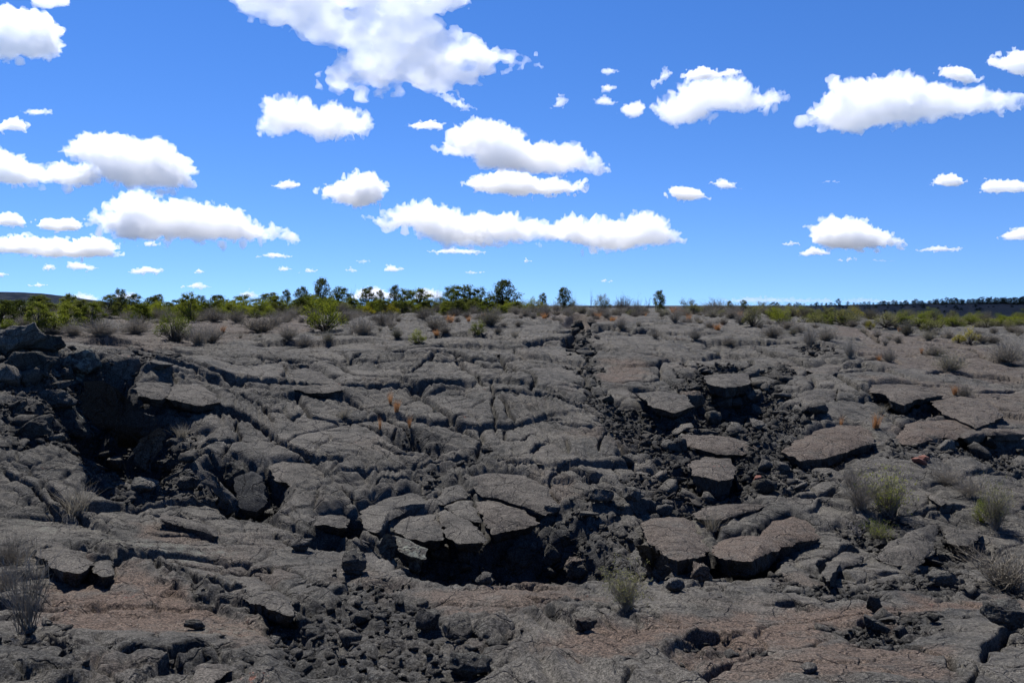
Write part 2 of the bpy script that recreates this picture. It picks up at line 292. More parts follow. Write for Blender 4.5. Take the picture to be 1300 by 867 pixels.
CRACKS = [   # (region, width, lift of the far side, points)
 (1,9,.05,[(140,270),(190,285),(250,285),(330,290),(420,292),(520,300),(600,315),(640,325)]),
 (1,16,.22,[(360,400),(430,405),(500,408),(560,400),(640,402),(700,405),(760,420),(830,440),(880,452),(960,460),(1040,462),(1100,470),(1150,475),(1220,478),(1300,465)]),
 (1,14,.12,[(510,480),(600,490),(690,510),(780,530),(860,545),(930,580),(1000,620),(1050,680),(1100,710),(1170,740),(1240,765),(1300,780)]),
 (1,9,.06,[(690,320),(740,350),(800,350),(850,380),(920,390),(1000,385),(1060,370),(1100,380),(1200,378),(1300,385)]),
 (1,9,.08,[(1100,480),(1130,530),(1160,580),(1230,590),(1300,600)]),
 (1,6,.03,[(960,545),(1040,560),(1100,590),(1140,570)]),
 (1,6,.03,[(1060,690),(1120,650),(1200,630),(1300,635)]),
 (1,7,.03,[(830,710),(850,680),(900,640),(880,590),(900,560)]),
 (1,6,.02,[(640,435),(650,470),(620,490)]),
 (1,6,.02,[(740,350),(700,400)]),
 (1,12,.12,[(1000,740),(1020,800),(1100,830),(1170,840),(1210,820),(1220,780)]),
 (1,7,.04,[(1060,380),(1080,420),(1060,440),(1100,470)]),
 (1,8,.05,[(1120,350),(1200,365),(1300,375)]),
 (1,12,.1,[(680,660),(760,665),(830,650),(900,655)]),
 (1,7,.04,[(830,480),(900,500),(960,520),(1000,560),(1040,600)]),
 (1,7,.04,[(1180,440),(1230,420),(1300,430)]),
 (1,8,.08,[(700,700),(780,690),(830,720),(900,740),(980,770)]),
 (2,12,.08,[(0,370),(60,365),(75,350),(150,350),(220,352),(300,342),(380,345),(430,345),(500,365),(560,385),(620,380),(650,385),(720,410)]),
 (2,18,.14,[(0,465),(60,462),(130,460),(200,455),(260,455),(300,460),(380,452),(440,450),(490,448)]),
 (2,7,.03,[(230,400),(250,420),(285,405),(320,370),(360,350),(430,355)]),
 (2,7,.03,[(430,345),(480,400),(530,440),(565,460)]),
 (2,12,.08,[(560,475),(640,478),(720,488),(780,490),(850,500),(900,510),(940,525)]),
 (2,5,.02,[(565,430),(580,470),(575,520),(590,560),(580,620)]),
 (2,9,.02,[(600,485),(635,520),(630,545),(665,580)]),
 (2,6,.03,[(665,580),(625,600),(620,640),(690,650),(740,620)]),
 (2,8,.05,[(720,490),(740,420),(700,400),(660,380),(600,350),(560,320)]),
 (2,12,.1,[(640,290),(720,290),(780,285),(840,280),(860,300)]),
 (2,8,.05,[(830,440),(870,445),(930,440),(940,425),(920,390),(880,350)]),
 (2,16,.05,[(850,250),(900,180),(930,220),(870,280),(890,310)]),
 (2,12,.1,[(960,250),(1000,235),(1080,250),(1180,240),(1240,270),(1300,275)]),
 (2,14,.1,[(1080,440),(1140,445),(1220,460),(1270,480)]),
 (2,8,.03,[(1300,340),(1290,380)]),
 (2,12,.08,[(260,460),(330,500),(400,560),(470,610),(530,650)]),
 (2,10,.07,[(0,480),(60,500),(120,530),(190,560),(240,600),(280,650),(350,700),(400,740)]),
 (2,8,.05,[(500,560),(380,590),(430,600),(510,640),(560,660)]),
 (2,8,.05,[(710,720),(740,690),(790,660)]),
 (2,8,.02,[(840,650),(855,690),(860,730)]),
 (2,6,.02,[(970,720),(980,680),(1010,600),(1040,640)]),
 (2,8,.05,[(1080,720),(1110,760)]),
 (2,12,.06,[(780,570),(900,600),(1000,610),(1030,580)]),
 (2,11,.06,[(0,590),(50,580),(100,600),(160,650),(250,670),(330,720)]),
 (2,10,.08,[(570,740),(650,760),(750,765),(800,790),(860,780),(920,830)]),
 (2,8,.04,[(720,560),(800,560),(850,575)]),
 (2,8,.05,[(100,690),(160,700),(220,740),(300,745)]),
 (2,6,.03,[(250,600),(210,620),(180,650)]),
 (3,14,.12,[(300,300),(330,320),(400,340),(450,360),(500,390),(560,405),(610,430),(640,455),(700,490)]),
 (3,10,.08,[(20,350),(30,380),(100,385),(180,385),(270,375)]),
 (3,6,.03,[(270,375),(280,340),(200,315),(120,305),(40,300)]),
 (3,12,.1,[(480,380),(570,415),(700,400),(800,400)]),
 (3,10,.1,[(600,470),(580,480),(590,510),(700,520),(640,500)]),
 (3,18,.2,[(720,465),(780,470),(810,500),(860,520),(900,500),(980,485)]),
 (3,18,.2,[(950,505),(990,540),(1040,560)]),
 (3,10,.08,[(820,660),(870,670),(920,650),(880,620),(830,600)]),
 (3,10,.1,[(820,580),(900,575)]),
 (3,7,.02,[(640,650),(670,620),(720,620)]),
 (3,9,.06,[(1120,470),(1200,465),(1300,450)]),
 (3,7,.05,[(940,420),(1000,390),(1100,400),(1200,410),(1300,425)]),
 (3,12,.07,[(960,310),(1040,310),(1100,320),(1160,345),(1200,355),(1290,360)]),
 (3,6,.02,[(1160,510),(1200,530),(1260,540)]),
 (3,8,.04,[(1000,550),(1060,570),(1130,600)]),
 (3,14,.18,[(100,430),(180,445),(260,440)]),
 (3,8,.05,[(20,400),(60,440),(90,455)]),
 (3,9,.06,[(590,230),(690,235),(740,260),(780,290)]),
 (3,14,.18,[(1000,630),(1080,620),(1160,610),(1300,620)]),
 (3,10,.1,[(200,260),(330,290),(460,290),(560,300)]),
 (3,6,.03,[(600,380),(700,350),(800,345),(860,370)]),
 (3,8,.08,[(900,690),(1000,700),(1100,700),(1200,720),(1300,710)]),
 (4,14,.14,[(600,240),(660,265),(740,285),(820,310)]),
 (4,14,.14,[(140,120),(220,170),(320,240),(370,255)]),
 (4,18,.2,[(170,400),(240,440),(330,450),(430,460),(440,400)]),
 (4,18,.18,[(540,430),(590,480),(680,500),(740,540),(840,560),(940,570),(1000,600),(1110,610)]),
 (4,10,.06,[(990,310),(1060,350),(1110,395)]),
 (4,8,.04,[(870,450),(960,470),(1000,480),(1030,450)]),
 (4,10,.08,[(1180,275),(1240,290),(1300,280)]),
 (4,14,.12,[(440,800),(560,800),(640,820),(700,790),(830,780)]),
 (4,12,.1,[(160,630),(230,640)]),
 (4,10,.08,[(60,700),(120,740)]),
 (4,12,.08,[(140,710),(230,750),(290,790)]),
 (4,10,.07,[(0,60),(60,110),(150,160),(250,230)]),
 (4,10,.08,[(840,330),(760,340),(650,320),(560,300)]),
 (4,8,.05,[(500,210),(560,230),(640,235),(720,250)]),
 (5,18,.1,[(160,300),(190,265),(240,235),(300,215),(345,205)]),
 (5,14,.05,[(365,190),(430,180),(480,170),(530,165),(600,180),(680,205),(730,235)]),
 (5,9,.02,[(500,160),(500,200),(520,250),(560,320)]),
 (5,9,.04,[(390,210),(440,240),(500,265)]),
 (5,6,.02,[(560,90),(610,140),(620,170)]),
 (5,7,.02,[(690,90),(740,130),(790,190),(830,220)]),
 (5,18,.18,[(860,100),(900,110),(950,130),(1010,130)]),
 (5,12,.1,[(960,160),(1040,180),(1080,210)]),
 (5,18,.16,[(1040,260),(1150,240),(1250,215),(1300,210)]),
 (5,9,.06,[(730,290),(820,270),(900,250)]),
 (5,12,.08,[(760,640),(800,660),(870,670)]),
 (5,9,.05,[(500,700),(600,710),(640,690)]),
 (5,12,.1,[(0,160),(60,230),(100,250)]),
 (5,14,.12,[(60,330),(130,360),(160,430)]),
 (5,8,.04,[(300,120),(240,140),(160,130),(120,170)]),
 (5,10,.1,[(640,500),(720,510),(820,500),(880,520)]),
 (5,9,.08,[(680,580),(760,600),(880,600),(960,590)]),
 (6,12,.1,[(480,550),(560,560),(640,550),(740,560)]),
 (6,12,.1,[(330,600),(450,605),(500,620)]),
 (6,16,.1,[(600,690),(700,660),(760,690),(860,700),(960,680)]),
 (6,12,.1,[(0,740),(100,720),(160,700)]),
 (6,14,.12,[(770,530),(850,520),(920,540),(1000,550),(1100,545),(1200,540)]),
 (6,12,.12,[(540,460),(560,420),(620,380),(700,370)]),
 (6,9,.06,[(580,455),(640,435),(720,430)]),
 (6,14,.14,[(400,180),(480,195),(560,190),(600,160)]),
 (6,10,.08,[(860,240),(940,225),(1030,230),(1120,225)]),
 (6,12,.1,[(1140,820),(1160,770),(1220,730),(1300,700)]),
 (6,9,.06,[(800,740),(900,760),(1010,800),(1080,866)]),
 (6,10,.08,[(0,500),(80,520),(160,500),(230,480)]),
]
PITS = [    # (region, depth, soft edge in metres, outline)
 (1,2.1,.35,[(300,470),(370,420),(460,480),(520,540),(590,590),(560,640),(480,640),(400,620),(350,560),(295,550)]),
 (1,.9,.2,[(580,600),(640,620),(620,700),(560,740),(500,730),(520,670)]),
 (1,1.0,.18,[(820,745),(930,760),(1000,800),(1010,866),(900,866),(800,820)]),
 (4,.9,.18,[(880,80),(990,100),(1000,200),(930,215),(880,160)]),
 (5,.62,.12,[(190,325),(300,338),(420,335),(545,350),(620,330),(740,310),(900,320),(1000,400),(960,480),(850,488),(620,490),(400,508),(290,480),(215,430),(190,390)]),
 (5,.7,.12,[(0,235),(70,255),(90,290),(60,320),(0,300)]),
 (4,.7,.12,[(1170,350),(1230,330),(1290,370),(1280,400),(1200,400)]),
 (6,.6,.1,[(130,395),(280,410),(370,400),(320,450),(260,475),(150,470)]),
 (6,.5,.1,[(0,405),(110,400),(130,440),(60,460),(0,450)]),
 (3,.5,.15,[(20,520),(110,470),(280,445),(380,470),(330,560),(160,620),(40,600)]),
 (3,.4,.12,[(430,730),(600,715),(740,690),(700,740),(520,770)]),
 (3,.35,.12,[(700,470),(790,480),(850,530),(960,510),(990,560),(880,560),(760,540)]),
 (3,.5,.12,[(40,770),(150,790),(220,770),(190,850),(60,840)]),
 (3,.35,.1,[(1040,620),(1200,650),(1300,640),(1300,700),(1150,700),(1000,680)]),
 (2,.35,.12,[(200,640),(290,640),(400,700),(360,720),(250,690)]),
 (2,.5,.25,[(1030,530),(1140,510),(1300,560),(1300,640),(1180,600),(1100,590)]),
 (1,.3,.1,[(500,470),(600,485),(600,500),(510,495)]),
]
RUBBLE = [  # (region, strength, outline)
 (1,1.,[(0,330),(180,360),(290,340),(360,420),(600,590),(700,700),(760,760),(830,866),(350,866),(250,700),(0,620)]),
 (1,.7,[(480,340),(600,330),(720,360),(690,395),(560,395),(460,390)]),
 (0,1.,[(722,415),(740,412),(752,450),(765,500),(800,505),(870,520),(900,540),(960,520),(985,460),(1000,465),(1000,520),(1040,540),(1010,560),(980,590),(990,620),(960,650),(900,660),(850,650),(800,625),(815,590),(780,560),(770,530),(748,515),(735,460)]),
 (0,1.,[(860,480),(900,465),(990,470),(1000,600),(940,660),(870,640),(850,560)]),
 (5,1.,[(190,400),(420,350),(620,330),(740,300),(1000,290),(1100,340),(1180,480),(980,480),(880,500),(620,495),(400,512),(290,480),(200,450)]),
 (5,.7,[(0,480),(200,520),(320,560),(420,640),(620,740),(600,866),(0,866)]),
 (4,.9,[(1080,650),(1300,560),(1300,866),(1000,866),(980,800)]),
 (4,.35,[(0,680),(150,690),(330,720),(420,800),(700,780),(900,740),(1000,866),(0,866)]),
 (4,.6,[(740,540),(860,570),(1100,620),(1060,660),(900,620),(760,580)]),
 (6,.9,[(330,480),(560,520),(860,480),(1000,420),(1100,500),(1300,510),(1300,545),(1000,555),(700,575),(500,580),(330,540)]),
 (6,.8,[(560,690),(700,650),(960,660),(1000,720),(800,740),(620,740)]),
 (6,.8,[(600,250),(760,240),(900,250),(1130,290),(1120,400),(960,420),(760,380),(620,340)]),
 (6,.8,[(200,30),(560,0),(620,40),(560,120),(400,200),(200,190),(0,170),(0,60)]),
 (6,.5,[(0,760),(200,700),(260,760),(100,866),(0,866)]),
 (3,.8,[(760,690),(1300,640),(1300,760),(1000,740),(800,740)]),
 (5,.7,[(760,290),(900,200),(1060,250),(1130,330),(1000,400)]),
 (2,.6,[(230,810),(330,770),(420,750),(530,660),(600,690),(560,740),(400,800),(300,866),(240,850)]),
 (1,.6,[(480,500),(680,520),(700,620),(620,620)]),
 (3,.6,[(440,310),(560,310),(570,340),(480,340)]),
]
BROWN = [
 (4,1.,[(170,450),(330,460),(500,480),(600,500),(740,580),(900,630),(1100,710),(1050,740),(850,730),(600,700),(330,690),(160,680)]),
 (4,.7,[(510,260),(600,250),(700,290),(830,330),(700,360),(530,330)]),
 (4,.5,[(320,810),(500,800),(600,850),(330,860)]),
 (4,.3,[(700,370),(900,380),(1050,500),(850,540),(700,480)]),
 (5,.95,[(800,720),(1000,690),(1150,650),(1300,640),(1300,730),(1000,800),(850,850),(780,800)]),
 (5,.7,[(340,560),(620,492),(850,492),(960,600),(640,640),(420,620)]),
 (5,.4,[(380,740),(480,680),(620,680),(600,740),(440,760)]),
 (5,.4,[(0,440),(120,480),(280,540),(230,570),(100,530),(0,500)]),
 (6,1.,[(0,650),(400,615),(800,600),(1300,550),(1300,620),(900,640),(500,700),(250,800),(0,840)]),
 (6,.8,[(200,800),(600,720),(1000,760),(1050,866),(100,866)]),
 (5,.4,[(600,100),(860,140),(900,200),(700,200)]),
 (2,.4,[(860,600),(1020,600),(1000,660),(880,650)]),
 (2,.7,[(1000,350),(1130,345),(1160,400),(1060,430),(990,400)]),
 (2,.5,[(620,90),(900,170),(1100,200),(900,230),(700,190),(500,160)]),
 (3,.4,[(700,430),(1000,440),(1300,450),(1300,580),(1130,600),(900,560),(740,500)]),
 (3,.45,[(720,230),(1000,270),(1300,350),(1300,430),(800,400),(680,330)]),
 (3,.6,[(590,225),(720,235),(700,260),(590,260)]),
 (3,.5,[(830,600),(1110,580),(1130,620),(1000,660),(830,640)]),
 (0,.5,[(150,395),(330,395),(420,415),(360,428),(250,425),(140,412)]),
 (0,.6,[(280,402),(330,400),(330,412),(285,412)]),
 (0,.4,[(40,425),(200,420),(330,430),(200,445),(60,440)]),
 (6,.4,[(330,480),(560,480),(600,520),(350,510)]),
]
def world_poly(rg, pts):
    out = []
    for a, b in to_px(rg, pts):
        h = hit(a, b); out.append((h[0], h[1]))
    return out

# ------------------------------------------------------------------ the ground sheet
def row_spacing():
    ks = [(.6,.10),(3,.035),(5,.022),(8,.022),(10.5,.024),(13,.027),(16,.036),(20,.055),(26,.11),(34,.22),(45,.45),(60,1.0),(100,3.0),(200,5.),(320,8.),(600,60.),(5000,600.),(30000,3000.)]
    ys = [.6]
    while ys[-1] < 30000:
        y = ys[-1]
        ys.append(y + float(np.interp(y, [k[0] for k in ks], [k[1] for k in ks])) * GRID)
    return np.array(ys)
GRID = globals().get('GRID', 1.0)
_Y1 = row_spacing(); _nU = int(1560 / GRID)
_U1 = np.linspace(-.86, .86, _nU)
GU, GY = np.meshgrid(_U1, _Y1)
GX = (GU * (GY + 3.0)).ravel(); GY = GY.ravel()
NR, NC = len(_Y1), _nU
print('ground grid', NR, NC, NR * NC)
GX = GX.astype(np.float64)
near_f = np.clip((70 - GY) / 25, 0, 1)          # fine relief fades out where it would be under a pixel

def smooth(x): x = np.clip(x, 0, 1); return x * x * (3 - 2 * x)
def voro(x, y, size, seed, jit=.85, ids=False):
    """border distance (metres), cell id hash, offset to the cell's point"""
    x = x / size; y = y / size
    ix = np.floor(x); iy = np.floor(y)
    f1 = np.full(x.shape, 9.); f2 = np.full(x.shape, 9.); cid = np.zeros(x.shape, np.int64); ox = np.zeros(x.shape); oy = np.zeros(x.shape)
    for a in (-1, 0, 1):
        for b in (-1, 0, 1):
            h = _hash(ix + a, iy + b, 0, seed)
            jx = (h & 0xffff) / 65535.; jy = ((h >> 16) & 0xffff) / 65535.
            dx = x - (ix + a + .5 + (jx - .5) * jit); dy = y - (iy + b + .5 + (jy - .5) * jit)
            d = np.sqrt(dx * dx + dy * dy)
            c = d < f1
            f2 = np.where(c, f1, np.minimum(f2, d))
            f1 = np.where(c, d, f1); cid = np.where(c, h, cid); ox = np.where(c, dx, ox); oy = np.where(c, dy, oy)
    return (f2 - f1) * size * .5, cid, ox * size, oy * size, f1
def crand(cid, k):
    h = ((cid ^ (k * 0x9E3779B1)) * 2246822519) & 0xffffffff
    h = ((h ^ (h >> 15)) * 3266489917) & 0xffffffff
    return ((h ^ (h >> 13)) & 0xffff) / 65535.

def poly_mask(items, wob=.12, edge=None):
    m = np.zeros(GX.shape)
    wx = noise2(GX * 1.7, GY * 1.7, 91) * wob * (1 + GY / 18) + noise2(GX * 6, GY * 6, 92) * wob * .35
    wy = noise2(GX * 1.7, GY * 1.7, 93) * wob * (1 + GY / 18) + noise2(GX * 6, GY * 6, 94) * wob * .35
    for it in items:
        rg, val, pts = it[0], it[1], it[-1]
        soft = it[2] if len(it) == 4 else .12
        wp = world_poly(rg, pts)
        xs = [p[0] for p in wp]; ys = [p[1] for p in wp]; ym = sum(ys) / len(ys)
        s = soft * (1 + ym / 30)
        pad = s + .6
        idx = np.nonzero((GX > min(xs) - pad) & (GX < max(xs) + pad) & (GY > min(ys) - pad) & (GY < max(ys) + pad))[0]
        if len(idx) == 0: continue
        x = GX[idx] + wx[idx]; y = GY[idx] + wy[idx]
        ins = in_poly(x, y, wp)
        dd = np.full(x.shape, 9.)
        for i in range(len(wp)):
            d_, _, _ = seg_dist(x, y, wp[i], wp[(i + 1) % len(wp)]); dd = np.minimum(dd, d_)
        sd_ = np.where(ins, dd, -dd)
        v = smooth(sd_ / s * .5 + .5) * val
        m[idx] = np.maximum(m[idx], v)
    return m

rub = poly_mask(RUBBLE, .25)
pit = poly_mask([(a, b, c * 1.9, d) for a, b, c, d in PITS], .12)
rub = np.maximum(rub, smooth(pit / .35) * .95)
brown = poly_mask(BROWN, .2)

Z0 = base_z(GX, GY) + np.clip((GY - 140) / 60, 0, 1) * np.clip((420 - GY) / 100, 0, 1) * fbm2(GX / 22, GY / 9, 4, 321) * .9
# far land beyond the table
# gentle swells
swell = fbm2(GX / 4.5, GY / 4.5, 3, 5) * .22 * np.clip(GY / 12, .5, 1.2) * np.clip((130 - GY) / 60, .15, 1)
# warped coordinates for plates; plates are long across the flow
ang = .35
wa = fbm2(GX / 2.2, GY / 2.2, 3, 21); wb = fbm2(GX / 2.2, GY / 2.2, 3, 31)
wc = noise2(GX * 3.1, GY * 3.1, 41); wd_ = noise2(GX * 3.1, GY * 3.1, 42)
xr = GX * math.cos(ang) + GY * math.sin(ang); yr = -GX * math.sin(ang) + GY * math.cos(ang)
X1 = xr * .72 + wa * .55 + wc * .05; Y1_ = yr * 1.05 + wb * .55 + wd_ * .05
e1, c1, ox1, oy1, _ = voro(X1, Y1_, 2.7, 3)
mC = smooth(fbm2(GX / 3.1, GY / 3.1, 3, 57) * 1.8 + .55)
p1 = (.35 + .65 * mC) * (crand(c1, 1) - .5) * .06 + ox1 * (crand(c1, 2) - .5) * .10 + oy1 * (crand(c1, 3) - .55) * .13
dome1 = .045 * (1 - np.exp(-e1 / .22))
cr1w = .011 + .026 * np.clip(fbm2(GX / 1.3, GY / 1.3, 2, 55) + .35, 0, 1) * (1 + GY / 40)
crack1 = (.22 + .12 * np.clip((GY - 14) / 14, 0, 1)) * np.exp(-(e1 / cr1w) ** 2) * mC
X2 = xr * .85 + wa * .2 + wc * .06; Y2 = yr + wb * .2 + wd_ * .06
e2, c2, ox2, oy2, _ = voro(X2, Y2, .62, 9)
m2 = smooth(fbm2(GX / 1.8, GY / 1.8, 2, 61) * 1.8 + .55)
p2 = ((crand(c2, 1) - .5) * .022 + oy2 * (crand(c2, 2) - .5) * .08 + ox2 * (crand(c2, 3) - .5) * .08) * m2
crack2 = (.09 + .05 * np.clip((GY - 14) / 14, 0, 1)) * np.exp(-(e2 / .012 / (1 + GY / 40)) ** 2) * m2
# flow ropes and ripples
th = fbm2(GX / 5, GY / 5, 2, 71) * .7 - .25 - .85 * smooth((3.5 - GX) / 4)
rx = GX * np.cos(th) + GY * np.sin(th); ry = -GX * np.sin(th) + GY * np.cos(th)
rope = fbm2(rx * .5, ry * 2.6, 4, 73, ridge=True) * (.06 + .07 * smooth((3.5 - GX) / 4)) * smooth(noise2(GX / 2.5, GY / 2.5, 75) + .6)
rough = fbm2(GX * 2.4, GY * 2.4, 5, 77, .58) * .024 + fbm2(GX * 9, GY * 9, 3, 79, .6) * .012
plates = p1 + dome1 - crack1 + p2 - crack2 + rope
# rubble: heaps of angular blocks at two sizes
e3, c3, ox3, oy3, f3 = voro(GX + wc * .12, GY + wd_ * .12, .46, 13, 1.)
e4, c4, ox4, oy4, f4 = voro(GX + wc * .05, GY + wd_ * .05, .17, 17, 1.)
blk = (crand(c3, 1) * .13 + ox3 * (crand(c3, 2) - .5) * .8 + oy3 * (crand(c3, 3) - .6) * .8) * smooth(e3 / .05) - .06 * (1 - smooth(e3 / .05))
blk2 = (crand(c4, 1) * .055 + ox4 * (crand(c4, 2) - .5) * .9 + oy4 * (crand(c4, 3) - .6) * .9) * smooth(e4 / .022) - .03 * (1 - smooth(e4 / .03))
rubh = (blk + blk2) * .6 - .10
H = swell + plates * (1 - rub * .85) * (1 - .72 * np.clip(brown, 0, 1) ** 1.0) + rubh * rub + rough * (1 + .6 * rub)
H *= np.clip((90 - GY) / 45, .25, 1) * np.clip((1200 - GY) / 800, 0, 1)
# traced clefts
wob_x = noise2(GX * 1.6, GY * 1.6, 101) * .04 + noise2(GX * 7, GY * 7, 102) * .012; wob_y = noise2(GX * 1.6, GY * 1.6, 103) * .04 + noise2(GX * 7, GY * 7, 104) * .012
cw = np.zeros(GX.shape); lf = np.zeros(GX.shape)
for rg, wpx, lift, pts in CRACKS:
    P = [hit(a, b) for a, b in to_px(rg, pts)]
    for k in range(len(P) - 1):
        A, B = P[k], P[k + 1]
        ym = (A[1] + B[1]) / 2
        half = max(pxs(rg, wpx, (0, ym)) * (.50 + .035 * max(ym - 10, 0)), .020)
        dep = min(.16 + half * 2.9, .7)
        Lu = .45 + ym / 30
        lift_ = lift * .8
        pad = Lu * 2.2
        r0 = np.searchsorted(_Y1, min(A[1], B[1]) - pad) * NC; r1 = np.searchsorted(_Y1, max(A[1], B[1]) + pad) * NC
        sub = slice(r0, r1)
        cx0, cx1 = min(A[0], B[0]) - pad, max(A[0], B[0]) + pad
        idx = np.nonzero((GX[sub] > cx0) & (GX[sub] < cx1))[0] + r0
        if len(idx) == 0: continue
        sc_ = 1 + ym / 25
        x = GX[idx] + wob_x[idx] * sc_; y = GY[idx] + wob_y[idx] * sc_
        d_, sg, t = seg_dist(x, y, (A[0], A[1]), (B[0], B[1]))
        ends = 1.0
        if k == 0: ends = ends * smooth(t * 1.2 + .15)
        if k == len(P) - 2: ends = ends * smooth((1 - t) * 1.2 + .15)
        g = dep * np.clip(1.3 - d_ / half, 0, 1) ** .45 * ends
        cw[idx] = np.maximum(cw[idx], g)
        far = (sg if B[0] > A[0] else -sg) > 0
        l = lift_ * np.where(far, np.exp(-np.maximum(d_ - half, 0) / Lu), -.3 * np.exp(-d_ / Lu)) * ends
        old = lf[idx]
        lf[idx] = np.where(np.abs(l) > np.abs(old), l, old)
seat = poly_mask([(rg, max(min(th * .35, .18), .08), .10, [(sum(p[0] for p in pts) / len(pts) * .12 + a * .88, sum(p[1] for p in pts) / len(pts) * .12 + b * .88) for a, b in pts]) for rg, lb, lfr, th, br, pts, lab in SLABS if lfr > .05], .02)
H = H * (1 - .7 * smooth(seat / .1)) + lf * (1 - .8 * smooth(seat / .1)) - cw - pit * (1 - smooth(seat / .15) * .0) - seat
# weathered edges: take the saw teeth off steep faces
G_ = H.reshape(NR, NC)
for _ in range(1):
    G_ = np.pad(G_, ((0, 0), (1, 1)), mode='edge'); G_ = (G_[:, :-2] + 2 * G_[:, 1:-1] + G_[:, 2:]) / 4
G_ = np.pad(G_, ((1, 1), (0, 0)), mode='edge'); G_ = (G_[:-2] + 6 * G_[1:-1] + G_[2:]) / 8
H = G_.ravel()
GZ = Z0 + H
_gy = np.abs(np.gradient(G_, axis=0) / np.gradient(_Y1)[:, None]); _gx = np.abs(np.gradient(G_, axis=1) / ((_Y1 + 3) * 1.72 / NC)[:, None])
steep = smooth((np.maximum(_gx, _gy).ravel() - .7) / 1.5)
for _ in range(2):
    s_ = np.pad(steep.reshape(NR, NC), 2, mode='edge'); steep = (s_[2:-2, 2:-2] + s_[:-4, 2:-2] + s_[4:, 2:-2] + s_[2:-2, :-4] + s_[2:-2, 4:]).ravel() / 5
# sideways ruggedness so that broken faces are not smooth curtains
amp = (.003 + .022 * steep + .045 * rub + .03 * np.clip(pit * 2, 0, 1)) * near_f
_p3 = np.stack([GX, GY, GZ * 1.4], 1)
GX2 = GX + fbm3(_p3, 4.5, 2, 111) * amp * 1.3; GY2 = GY + fbm3(_p3, 4.5, 2, 131) * amp * 1.3
co = np.stack([GX2, GY2, GZ], 1)
ii = np.arange(NR * NC).reshape(NR, NC)
fc = np.stack([ii[:-1, :-1], ii[:-1, 1:], ii[1:, 1:], ii[1:, :-1]], -1).reshape(-1, 4)

def surf_z(x, y):
    """height of the finished ground at a point"""
    j = int(np.clip(np.searchsorted(_Y1, y), 1, NR - 1)); 
    u = x / (y + 3.0); i = int(np.clip(round((u + .86) / 1.72 * (NC - 1)), 0, NC - 1))
    if abs(_Y1[j - 1] - y) < abs(_Y1[j] - y): j -= 1
    return float(GZ[j * NC + i])
def see(px, py):
    """first point of the finished ground on the sight line through a photo point"""
    sx, sz = ray(px, py)
    u = sx * _Y1 / (_Y1 + 3.0)
    i = np.clip(np.rint((u + .86) / 1.72 * (NC - 1)).astype(int), 0, NC - 1)
    z = GZ[np.arange(NR) * NC + i]
    dz = CAMZ + sz * _Y1 - z
    ok = (dz < 0) & (_Y1 > 2.5)
    if not ok.any(): return hit(px, py)
    k = int(np.argmax(ok))
    Y = _Y1[k]
    return np.array([sx * Y, Y, float(z[k])])

